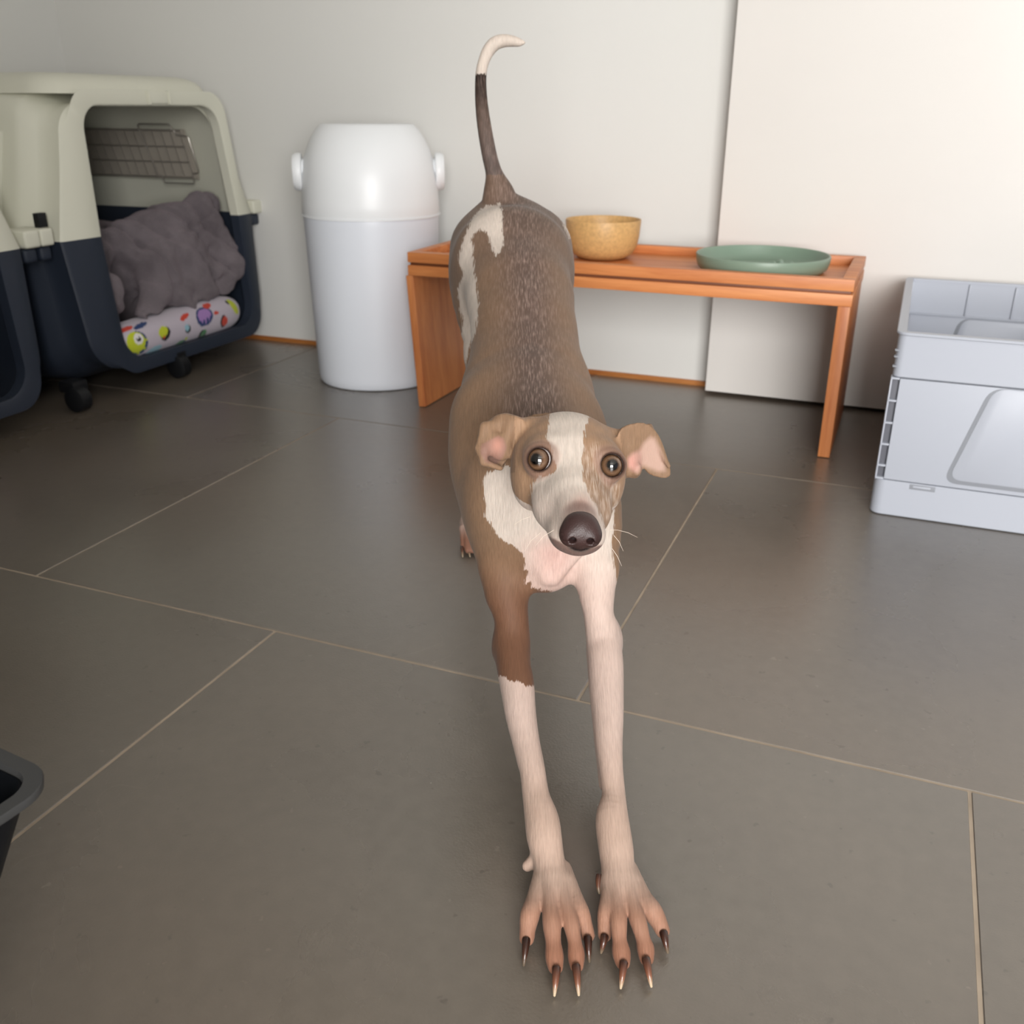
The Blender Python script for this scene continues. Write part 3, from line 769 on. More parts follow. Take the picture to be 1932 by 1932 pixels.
def make_cushion():
    rnd = random.Random(3)
    bm = bmesh.new()
    y0, y1 = 1.600, 2.082; n = 120; seg = 48; rings = []
    for k in range(n+1):
        t = k/n; y = y0+(y1-y0)*t
        e = (1-abs(2*t-1)**7)**.5 if 0 < t < 1 else .02
        r = .052*max(e, .05)
        sq = 2.3
        ring = []
        for i in range(seg):
            a = 2*math.pi*i/seg; ca, sa = math.cos(a), math.sin(a)
            rx = r*.95; rz = r*(.80+.10*t)
            ring.append(Vector((-1.668+rx*abs(ca)**(2/sq)*math.copysign(1, ca), y, .105+.006*t+rz*abs(sa)**(2/sq)*math.copysign(1, sa))))
        rings.append(ring)
    loft(bm, rings)
    bmesh.ops.recalc_face_normals(bm, faces=bm.faces)
    bmesh.ops.subdivide_edges(bm, edges=bm.edges, cuts=1, use_grid_fill=True)
    me = bpy.data.meshes.new('cushion'); bm.to_mesh(me); bm.free()
    me.materials.append(M['print'])
    for p in me.polygons: p.use_smooth = True
    # printed motifs: shapes placed on the unrolled surface (y along, s around), colours as printed
    co = np.zeros(len(me.vertices)*3, np.float32); me.vertices.foreach_get('co', co); co = co.reshape(-1, 3)
    yy = co[:, 1]; ang = np.arctan2(co[:, 2]-.107, co[:, 0]+1.668); ss = ang*.048
    C = lambda r, g, b: np.array(srgb(r, g, b)[:3])
    colr = np.tile(C(196, 186, 197), (len(co), 1))
    def disc(y, s_, ry, rs, c, rot=0):
        dy, ds = yy-y, ss-s_; cr, sr = math.cos(rot), math.sin(rot)
        u, v = dy*cr+ds*sr, -dy*sr+ds*cr
        mk = (u/ry)**2+(v/rs)**2 < 1; colr[mk] = c
    yel, blu, red, lil, grn, ice, wht, blk = C(196, 205, 50), C(40, 62, 110), C(205, 70, 52), C(168, 130, 190), C(80, 140, 90), C(150, 190, 205), C(232, 228, 225), C(20, 22, 25)
    disc(1.668, .000, .0285, .0300, blu, .3)
    disc(1.664, .003, .0255, .0260, yel)
    for a in range(9): disc(1.664+.029*math.cos(a*.7), .003-.029*abs(math.sin(a*.7)), .0035, .0035, yel)
    disc(1.672, .010, .0130, .0130, wht); disc(1.672, .009, .0065, .0065, blk); disc(1.671, .012, .0028, .0028, wht)
    disc(1.757, .005, .0185, .0150, blk, .5); disc(1.752, .010, .0165, .0115, yel, .3); disc(1.751, -.002, .003, .003, red)
    disc(1.836, .000, .0105, .0095, blk); disc(1.834, .004, .0085, .0075, ice)
    disc(1.905, .018, .032, .022, blu, .2); disc(1.906, .019, .025, .017, lil, .2)
    for a in range(4): disc(1.886+a*.013, .003+a*.002, .0038, .0065, blu)
    disc(1.950, .018, .010, .004, red); disc(1.935, .042, .016, .008, red, .2); disc(1.84, .030, .020, .006, red, .3)
    disc(1.975, -.008, .014, .016, blk); disc(1.979, -.008, .012, .013, red, .2)
    disc(2.030, .022, .012, .026, yel, .5); disc(2.01, .036, .005, .006, blk)
    disc(1.895, -.030, .014, .018, blk, .5); disc(1.898, -.024, .010, .010, grn, .5)
    disc(1.815, -.036, .022, .008, blu, .2); disc(1.813, -.032, .014, .007, grn, .3); disc(1.832, -.024, .005, .005, yel)
    disc(1.720, -.030, .026, .012, ice, .25); disc(1.690, -.034, .007, .003, blu)
    disc(1.650, .045, .030, .009, red); disc(1.700, .040, .025, .007, blu, .2); disc(1.622, -.035, .016, .018, C(170, 90, 70)); disc(1.665, -.046, .012, .006, C(60, 60, 90))
    cattr(me, 'print', colr)
    o = link('cushion', me); o.location = (.008, .018, 0)
    tag(o, 'pale lilac bolster cushion with colourful printed blobs in the open pet carrier mouth', 'cushion')
make_cushion()
# dark bedding seen at the picture edge in the second carrier
def make_bedding():
    s = SDF()
    s.ell((-1.80, 1.12, .16), I3, (.16, .18, .09), .03); s.cone((-1.69, 1.05, .25), (-1.665, 1.26, .20), .05, .05, .03); s.cone((-1.66, 1.26, .22), (-1.655, 1.27, .12), .045, .04, .03)
    s.cone((-1.67, 1.1, .14), (-1.66, 1.25, .12), .04, .035, .03)
    V, Fq, g, lo = s.mesh(.006, detail=lambda p, v: v+.004*np.sin(p[:, 1]*90+5*np.sin(p[:, 2]*40))); V = smooth_np(V, Fq, 2)
    o, me = np_mesh('blanket', V, Fq, M['plush'])
    tag(o, 'dark grey fleece bedding in the pet carrier cut off at the left picture edge', 'blanket')
make_bedding()

# ================================================================ the dog
# sculpted in the camera-facing metric frame (x right, y up, z towards the viewer); pts() turn (x-pixel, y-pixel, height above floor
# or distance ahead) measured on the photograph into real positions, so every joint sits at its own true distance and height
cP, sP = math.cos(PITCH), math.sin(PITCH)
def VD(u, v, d): return np.array([(u-966)/F_PX*d, (966-v)/F_PX*d, -d])
def VZ(u, v, z): return VD(u, v, (CAM_H-z)/(sP+(v-966)/F_PX*cP))
def VY(u, Y, Z):
    d = cP*Y+sP*(CAM_H-Z); return np.array([(u-966)/F_PX*d, Y*sP+(Z-CAM_H)*cP, -d])
def vv(s, d): return s*d/F_PX     # pixels to metres at depth d
s = SDF(); X = np.array([1., 0, 0])
# --- trunk
T = [(963, 1.385, .420, .062, 1.15), (966, 1.30, .418, .064, 1.10), (982, 1.21, .385, .056, 1.0), (990, 1.14, .352, .055, 1.0), (994, 1.06, .300, .070, .96), (997, .985, .262, .080, .96), (1005, .92, .245, .078, .90)]
for a, b in zip(T, T[1:]):
    s.cone(VY(*a[:3]), VY(*b[:3]), a[3], b[3], .04, X, (a[4]+b[4])/2)
s.ell(VY(1012, .895, .235), I3, (.060, .060, .055), .03)                 # breast
s.cone(VY(996, 1.0, .315), VY(1000, .94, .300), .040, .040, .03)          # withers
# --- hips and thighs
for sg_, uu in ((-1, lambda u: u), (1, lambda u: 1930-u)):
    k = .03
    s.spline([(VY(uu(923), 1.385, .425), .047), (VY(uu(916), 1.32, .36), .040), (VY(uu(914), 1.27, .30), .024)], .045)
    s.cone(VY(uu(911), 1.27, .30), VY(uu(900), 1.37, .19), .024, .0155, .012)
    s.cone(VY(uu(900), 1.37, .19), VY(uu(895), 1.425, .135), .0155, .013, .008)
    s.cone(VY(uu(895), 1.43, .138), VY(uu(889), 1.365, .055), .0125, .0105, .006)
    s.cone(VY(uu(889), 1.365, .055), VY(uu(886), 1.33, .026), .0105, .0150, .006)
    for tu, tv, tz in ((-11, 0, 0), (-3, 0, 0), (8, 0, 0), (16, 0, 0)):
        ub = 886+tu
        st = 1 if abs(tu-2) < 8 else 0
        s.chain([(VY(uu(886+tu*.5), 1.335, .030), .0085), (VY(uu(ub), 1.308-.006*st, .028), .0065), (VY(uu(ub+.5), 1.285-.012*st, .0085), .0052)], .003)
# --- tail
tail = [(944, 388, 1.325, 24), (940, 360, 1.32, 18), (933, 330, 1.31, 15.5), (925, 300, 1.30, 14.5), (919, 270, 1.295, 14), (914, 240, 1.29, 13.5), (910, 210, 1.285, 12.6), (907.5, 180, 1.28, 11.6),
        (907, 150, 1.275, 10.8), (909, 130, 1.27, 10.6), (914, 112, 1.27, 10.8), (922, 95, 1.268, 12), (934, 82, 1.265, 12.5), (950, 77, 1.262, 11.5), (966, 77.5, 1.258, 10), (979, 80, 1.255, 7.5), (989, 80.5, 1.253, 3)]
s.spline([(VD(u, v, d), vv(r, d)) for u, v, d, r in tail], .008)
s.cone(VD(948, 400, 1.34), VD(942, 372, 1.325), .040, .018, .025)
# --- shoulders
s.spline([(VY(928, 1.00, .300), .038), (VY(950, .930, .215), .034), (VD(953, 1070, .975), .0245)], .03)
s.spline([(VY(1060, .98, .295), .036), (VY(1110, .910, .225), .033), (VD(1124, 1070, .960), .0215)], .03)
legL = [(953, 1070, .972, .0245), (955, 1115, .966, .0225), (962, 1150, .962, .0185), (966, 1180, .960, .0172), (967, 1215, .955, .0180), (970, 1255, .938, .0165), (976, 1290, .924, .0163), (983, 1350, .90, .0142), (993, 1400, .88, .0121), (1004, 1450, .86, .0116), (1011, 1500, .842, .0120), (1022, 1545, .825, .0148), (1027, 1580, .812, .0150), (1035, 1620, .80, .0133), (1041, 1652, .79, .0134), (1049, 1690, .777, .0155)]
legR = [(1124, 1070, .960, .0215), (1125, 1110, .957, .0190), (1129, 1155, .955, .0152), (1134, 1185, .954, .0160), (1139, 1215, .951, .0170), (1143, 1250, .938, .0172), (1145, 1300, .92, .0162), (1148, 1350, .90, .0143), (1149, 1400, .88, .0126), (1153, 1450, .86, .0108), (1158, 1500, .842, .0105), (1155, 1545, .825, .0143), (1162, 1600, .806, .0148), (1166, 1640, .793, .0140), (1171, 1690, .777, .0165)]
for lg in (legL, legR): s.spline([(VD(u, v, d), r) for u, v, d, r in lg], .010)
s.ell(VD(950, 1218, .968), I3, (.010, .018, .012), .012); s.ell(VD(1153, 1212, .966), I3, (.0105, .022, .012), .014)   # elbow points
s.cone(VD(958, 1230, .962), VD(999, 1440, .872), .0125, .0075, .010)
s.cone(VD(1127, 1230, .955), VD(1143, 1480, .862), .0100, .0065, .006)
s.cone(VD(1012, 1622, .806), VD(995, 1634, .806), .0070, .0048, .003)              # carpal pad
# --- forepaws: metacarpal ridges, four toes each
toesL = [[(1026, 1640, .0215, .0078), (1009, 1698, .0240, .0072), (1000, 1726, .0225, .0080), (996, 1750, .0150, .0066), (994, 1770, .0095, .0062)],
         [(1036, 1640, .0275, .0080), (1038, 1705, .0270, .0064), (1041, 1742, .0240, .0074), (1044, 1778, .0170, .0062), (1046, 1803, .0120, .0074), (1048, 1824, .0085, .0060)],
         [(1050, 1640, .0275, .0080), (1065, 1700, .0270, .0062), (1077, 1740, .0240, .0066), (1084, 1776, .0170, .0056), (1087, 1800, .0120, .0068), (1088, 1821, .0085, .0056)],
         [(1062, 1640, .0215, .0076), (1084, 1692, .0240, .0066), (1096, 1722, .0225, .0072), (1104, 1745, .0150, .0060), (1109, 1764, .0095, .0058)]]
toesR = [[(1157, 1640, .0215, .0076), (1147, 1695, .0240, .0064), (1143, 1724, .0225, .0068), (1141, 1745, .0150, .0060), (1141, 1763, .0095, .0058)],
         [(1165, 1640, .0275, .0080), (1165, 1702, .0270, .0062), (1167, 1740, .0240, .0068), (1169, 1774, .0170, .0058), (1172, 1796, .0120, .0073), (1175, 1815, .0085, .0060)],
         [(1176, 1640, .0275, .0080), (1192, 1702, .0270, .0062), (1204, 1738, .0240, .0068), (1213, 1770, .0170, .0058), (1218, 1790, .0120, .0070), (1220, 1808, .0085, .0058)],
         [(1186, 1640, .0215, .0078), (1213, 1692, .0240, .0072), (1230, 1718, .0225, .0082), (1242, 1738, .0150, .0070), (1250, 1756, .0095, .0060)]]
s.cone(VZ(1047, 1670, .021), VZ(1052, 1712, .014), .0125, .0080, .005, X, 1.3)
s.cone(VZ(1172, 1670, .021), VZ(1184, 1708, .014), .0125, .0080, .005, X, 1.3)
for ts in (toesL, toesR):
    for t in ts: s.spline([(VZ(u, v, z), r) for u, v, z, r in t], .0020)
# --- neck, throat
s.cone(VY(1008, .955, .270), VD(1062, 880, .925), .062, .042, .03)
s.cone(VD(985, 1000, .965), VD(1030, 1075, .965), .030, .022, .02)
s.cone(VD(1010, 960, .93), VD(1037, 1082, .955), .030, .012, .015)
s.cone(VD(992, 985, .932), VD(1031, 1092, .941), .0060, .0052, .006)
s.cone(VD(1092, 1030, .930), VD(1045, 1092, .941), .0090, .0055, .006)
s.cone(VD(962, 930, .960), VD(1010, 1075, .950), .0060, .0050, .006)
s.cone(VD(965, 900, .945), VD(1010, 1040, .945), .018, .012, .015)
# --- head frame
Sc = VD(1073, 858, .868); Nz = VD(1098, 998, .738)
Fh = Nz-Sc; HL = np.linalg.norm(Fh); Fh /= HL
Rh = np.array([.9966, -.078, 0.]); Rh -= Fh*(Rh@Fh); Rh /= np.linalg.norm(Rh); Uh = np.cross(Rh, -Fh); Uh = Uh if Uh[1] > 0 else -Uh
AX = np.array([Fh, Rh, Uh])
def Hd(t, l, u): return Sc+Fh*t+Rh*l+Uh*u
s.ell(Hd(-.002, 0, -.004), AX, (.056, .0485, .0385), .012)
s.ell(Hd(-.030, 0, -.016), AX, (.038, .038, .034), .02)
for q in (-1, 1):
    s.ell(Hd(.012, q*.030, -.020), AX, (.036, .021, .028), .015)
    s.ell(Hd(.032, q*.027, .014), AX, (.018, .015, .012), .012)
    s.ell(Hd(.058, q*.018, -.020), AX, (.042, .0170, .018), .010)
s.cone(Hd(.030, 0, -.004), Hd(.075, 0, -.007), .033, .0215, .012)
s.cone(Hd(.075, 0, -.007), Hd(HL-.014, 0, -.0065), .0215, .0150, .008)
s.cone(Hd(.070, 0, -.018), Hd(HL-.020, 0, -.0155), .0190, .0140, .006)     # upper lips
s.cone(Hd(.020, 0, -.036), Hd(HL-.026, 0, -.0265), .0210, .0098, .006)     # lower jaw
s.ell(Hd(HL-.022, 0, -.0165), AX, (.0220, .0215, .0125), .007)
s.ell(Hd(HL-.027, 0, -.0240), AX, (.0210, .0165, .0080), .004)
for q in (-1, 1): s.ell(Hd(HL-.048, q*.012, -.0200), AX, (.034, .0125, .0130), .008)
# --- eyes: bulge, socket
EY = [(Hd(.0435, -.0290, .0118), -1), (Hd(.0430, .0322, .0098), 1)]
ER = .0112
eye_dir = []
for c_, q in EY:
    g_ = np.array([q*.14, .06, 1.0]); g_ /= np.linalg.norm(g_); eye_dir.append(g_)
    s.ell(c_+g_*.0005, I3, (.0145, .0135, .0130), .008)
for (c_, q), g_ in zip(EY, eye_dir):
    s.cone(c_+g_*.0050, c_+g_*.03, .0086, .021, .0016, mode=1)
    s.ell(c_, I3, (ER+.0002,)*3, .0005, mode=1)
# --- nostril/mouth: slit between lips
for q in (-1, 1):
    pts = [Hd(HL-.008, 0, -.0240), Hd(HL-.013, q*.0095, -.0245), Hd(HL-.028, q*.0150, -.0235), Hd(HL-.060, q*.0215, -.0250), Hd(HL-.085, q*.0285, -.0265)]
    for a, b in zip(pts, pts[1:]): s.cone(a, b, .0010, .0010, .0015, mode=1)
# --- ears: thin curved sheets; outline in pixels at the ear's own distance, depth given by a bowl
def ear(poly, d0, cup, th, tilt):
    pp = np.array(poly, float); out = []
    for i in range(len(pp)):
        p0, p1, p2, p3 = pp[i-1], pp[i], pp[(i+1) % len(pp)], pp[(i+2) % len(pp)]
        for t in (0, .33, .67): out.append(.5*((2*p1)+(p2-p0)*t+(2*p0-5*p1+4*p2-p3)*t*t+(3*p1-p0-3*p2+p3)*t**3))
    P2 = np.array([VD(u, v, d0)[:2] for u, v in out]); cen = P2.mean(0)
    def fn(p):
        q = p[:, :2]; x, y = q[:, 0], q[:, 1]
        dd = np.full(len(q), 1e9); ins = np.zeros(len(q), bool)
        for a, b in zip(P2, np.roll(P2, -1, 0)):
            e = b-a; w_ = q-a; t = np.clip(w_@e/(e@e), 0, 1); dd = np.minimum(dd, ((w_-t[:, None]*e)**2).sum(1))
            c1_ = (a[1] <= y) & (b[1] > y); c2_ = (a[1] > y) & (b[1] <= y); cr = e[0]*(y-a[1])-e[1]*(x-a[0])
            ins ^= (c1_ & (cr > 0)) | (c2_ & (cr < 0))
        sd = np.sqrt(dd); sd[ins] *= -1
        r2 = ((q-cen)**2).sum(1)
        zz = -d0+tilt[0]*(x-cen[0])+tilt[1]*(y-cen[1])+cup*r2
        return np.maximum(sd, np.abs(p[:, 2]-zz)*.85-th)
    rad = np.sqrt(((P2-cen)**2).sum(1)).max()+.02
    s.add(fn, (cen[0], cen[1], -d0), rad, .004)
ear([(1158, 842), (1163, 820), (1172, 808), (1190, 801), (1207, 799), (1222, 802), (1236, 813), (1247, 830), (1255, 850), (1262, 872), (1267, 888), (1265, 898), (1257, 902), (1240, 900), (1222, 893), (1214, 882), (1208, 896), (1198, 903), (1190, 897), (1178, 890), (1166, 872)], .875, 5.0, .0020, (-.25, .1))
s.ell(VD(1188, 872, .872), I3, (.0085, .0135, .008), .006)
s.ell(VD(1201, 886, .866), I3, (.0050, .0065, .005), .003)
s.cone(VD(1150, 838, .885), VD(1180, 822, .878), .014, .007, .012)
s.cone(VD(1178, 812, .872), VD(1225, 806, .878), .0035, .0030, .004); s.cone(VD(1225, 806, .878), VD(1262, 880, .872), .0030, .0022, .003)
ear([(988, 800), (975, 792), (955, 787), (937, 788), (920, 795), (907, 806), (901, 820), (898, 838), (898, 858), (901, 870), (912, 879), (925, 884), (940, 887), (950, 886), (948, 880), (957, 868), (966, 850), (975, 830)], .885, 6.0, .0020, (.3, .1))
s.cone(VD(990, 815, .885), VD(955, 800, .880), .014, .007, .012)
s.ell(VD(935, 840, .872), [[.8, .6, 0], [-.6, .8, 0], [0, 0, 1]], (.0105, .0165, .0075), .006)
s.ell(VD(914, 850, .868), I3, (.0055, .0075, .005), .003)
s.cone(VD(955, 795, .876), VD(915, 806, .872), .0050, .0045, .005); s.cone(VD(915, 806, .872), VD(902, 845, .870), .0045, .0030, .004)
s.cone(VD(902, 846, .870), VD(912, 872, .868), .0030, .0032, .003); s.cone(VD(912, 872, .868), VD(945, 884, .872), .0034, .0026, .003)
s.cone(VD(965, 800, .872), VD(950, 850, .872), .0060, .0040, .005)
# keep everything above the floor
DH = .0017
rw = np.array([0, cP, -sP]); uw = np.array([0, sP, cP])
cr_, sr_ = math.cos(ROLL), math.sin(ROLL)
def V2G(V):   # sculpt frame -> camera-facing ground frame
    xr, yr = cr_*V[:, 0]-sr_*V[:, 1], sr_*V[:, 0]+cr_*V[:, 1]
    return np.stack([xr, yr*sP-V[:, 2]*cP, yr*cP+V[:, 2]*sP+CAM_H], 1)
def floor_clip(p, v): return np.maximum(v, -(V2G(p)[:, 2]-.0012))
Vd, Fd, _g, _lo = s.mesh(DH, detail=floor_clip); del _g
Vd = smooth_np(Vd, Fd, 2, .5)
# ---- coat: masks defined on the body surface
pu = 966+F_PX*Vd[:, 0]/-Vd[:, 2]; pv = 966-F_PX*Vd[:, 1]/-Vd[:, 2]; Gd = V2G(Vd)
def poly_sd(poly, u=pu, v=pv):
    P2 = np.array(poly, float); dd = np.full(len(u), 1e9); ins = np.zeros(len(u), bool)
    for a, b in zip(P2, np.roll(P2, -1, 0)):
        ex, ey = b-a; wx, wy = u-a[0], v-a[1]; t = np.clip((wx*ex+wy*ey)/(ex*ex+ey*ey), 0, 1)
        dd = np.minimum(dd, (wx-t*ex)**2+(wy-t*ey)**2)
        c1_ = (a[1] <= v) & (b[1] > v); c2_ = (a[1] > v) & (b[1] <= v); cr = ex*wy-ey*wx
        ins ^= (c1_ & (cr > 0)) | (c2_ & (cr < 0))
    r = np.sqrt(dd); r[ins] *= -1; return r
dep = -Vd[:, 2]
hh = (Vd-Sc)@AX.T                                   # head coordinates t,l,u
head = ((hh[:, 0] > -.052) & (hh[:, 0] < HL+.02) & (np.abs(hh[:, 1]) < .056) & (hh[:, 2] > -.052) & (hh[:, 2] < .06) & (dep < .915))
earR_ = (pu > 1168+np.clip((pv-800)*.12, 0, 14)) & (pv > 790) & (pv < 912) & (dep > .845) & (dep < .90) & (pu < 1280)
earL_ = (pu < 972) & (pu > 885) & (pv > 780) & (pv < 892) & (dep > .845) & (dep < .905)
ears = earR_ | earL_
head &= ~ears
wh = np.full(len(Vd), 40.0)                         # >0 brown, <0 white (in pixels)
# tail tip
tl = (pv < 330) & (dep > 1.2)
wh[tl] = (pv[tl]-139)
# rear stripe
rear = (dep > 1.10) & (pv > 330)
st = poly_sd([(917, 388), (944, 386), (947, 400), (948, 440), (949, 462), (944, 474), (936, 481), (929, 470), (924, 450), (917, 437), (906, 433), (895, 440), (890, 452), (892, 480), (897, 520), (901, 560), (901, 600), (897, 630), (888, 650), (876, 700), (868, 700), (868, 640), (874, 610), (866, 570), (864, 545), (868, 535), (874, 512), (866, 500), (867, 480), (874, 455), (884, 425), (896, 405)])
wh[rear] = np.minimum(wh[rear], st[rear])
rs_ = poly_sd([(1028, 375), (1044, 388), (1058, 412), (1075, 450), (1090, 420), (1060, 370)])
wh[rear] = np.minimum(wh[rear], rs_[rear])
lowhind = (dep > 1.15) & (Gd[:, 2] < .30)
wh[lowhind] = np.minimum(wh[lowhind], (Gd[lowhind, 2]-.26)*700)
# chest and forelegs
front = (dep < 1.06) & (pv > 850) & ~head & ~ears
chest = poly_sd([(917, 893), (960, 880), (1010, 900), (1100, 1000), (1140, 980), (1160, 960), (1157, 1000), (1154, 1030), (1158, 1060), (1163, 1095), (1166, 1140), (1200, 1180), (1200, 1300), (1080, 1300), (1070, 1160), (1075, 1120), (1000, 1110), (1003, 1095), (990, 1102), (996, 1078), (986, 1075), (992, 1062), (986, 1045), (975, 1033), (950, 1020), (935, 1005), (928, 990), (914, 975), (917, 955), (912, 930), (912, 905)])
wh[front] = np.minimum(wh[front], chest[front])
legmask = (dep < 1.0) & (pv > 1180) & (pu < 1075)
lw = 1286+2*np.sin(pu*.21)+.35*(pu-975) - pv
wh[legmask] = np.where(pu[legmask] > 1010, -20, lw[legmask])
rleg = (dep < 1.0) & (pv > 1110) & (pu > 1075); wh[rleg] = -30
# head blaze and muzzle
hw = poly_sd([(1036, 740), (1110, 740), (1111, 792), (1104, 805), (1100, 830), (1098, 870), (1099, 905), (1108, 925), (1122, 950), (1136, 975), (1143, 1000), (1150, 1010), (1150, 1090), (1000, 1090), (1005, 975), (1003, 950), (1001, 930), (1005, 915), (1012, 905), (1018, 898), (1030, 898), (1044, 892), (1048, 880), (1044, 860), (1040, 842), (1032, 828), (1032, 812), (1036, 800)])
brn = poly_sd([(1100, 905), (1112, 900), (1140, 915), (1180, 920), (1170, 960), (1152, 985), (1140, 960), (1120, 930)])
wh[head] = hw[head]
wh[head & (hh[:, 2] < -.030)] = -8
wh[ears] = 30

# soft colour field (linear rgb)
def L3(r, g, b): return np.array(srgb(r, g, b)[:3])
def sm(x, a, b): t = np.clip((x-a)/(b-a), 0, 1); return t*t*(3-2*t)
n = len(Vd)
brown = np.tile(L3(140, 111, 87), (n, 1)); white = np.tile(L3(214, 200, 188), (n, 1))
def mixc(A_, c_, w_): A_ += (c_-A_)*np.clip(w_, 0, 1)[:, None]
# saddle: darker greyish hair along the spine
uc = 966+(np.interp(Gd[:, 1], [.9, 1.0, 1.1, 1.2, 1.4], [1010, 1003, 1000, 990, 975])-966)
sad = np.exp(-((pu-uc)/62.0)**2)*sm(Gd[:, 2], .22, .30)*(dep > .93)*(~head)*(~ears)
mixc(brown, L3(98, 80, 72), sad*.95)
mixc(brown, L3(84, 69, 61), np.exp(-((pu-1005)/60)**2-((pv-775)/50)**2)*(dep > .93)*(~head)*.9)
mixc(brown, L3(84, 69, 61), np.exp(-((pu-1005)/65)**2-((pv-415)/42)**2)*(dep > 1.2)*.8)
mixc(brown, L3(112, 92, 80), sm(dep, 1.12, 1.24)*sm(pv, 640, 480)*.55)
tcol = sm(pv, 300, 150); mixc(brown, L3(46, 33, 27), tcol*tl*1.0); mixc(brown, L3(98, 84, 78), tl*(1-tcol))
mixc(brown, L3(108, 74, 55), sm(pv, 1000, 1160)*(dep < 1.03)*(pv > 1000)*(pu < 1075)*.9)
mixc(brown, L3(168, 134, 106), head*1.0*.8)
# whites: pinkish belly/chest/legs, tan feet
mixc(white, L3(208, 166, 156), sm(pv, 985, 1050)*sm(pv, 1200, 1080)*front*np.exp(-((pu-1045)/55)**2)*.85)
mixc(white, L3(208, 180, 168), sm(pv, 1010, 1130)*(dep < 1.0)*(~head)*.75)
mixc(white, L3(194, 162, 140), sm(pv, 1330, 1560)*(dep < .95)*.55)
mixc(white, L3(160, 114, 90), sm(pv, 1650, 1735)*(dep < .85)*.85)
mixc(white, L3(140, 90, 66), sm(pv, 1735, 1810)*(dep < .8)*.6)
hf = (dep > 1.2)*(pv > 900); mixc(white, L3(186, 150, 136), hf*.7); mixc(white, L3(150, 102, 80), hf*sm(pv, 985, 1020)*.9)
mixc(white, L3(196, 162, 148), head*np.exp(-((pu-1098)/16)**2-((pv-948)/16)**2)*.9)
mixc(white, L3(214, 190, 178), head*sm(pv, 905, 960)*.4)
# grizzled brown patch below the right eye
griz = np.exp(-(np.clip(poly_sd([(1108, 850), (1128, 840), (1140, 900), (1165, 920), (1160, 965), (1145, 975), (1125, 935), (1104, 905)]), 0, 99)/7)**2)*head
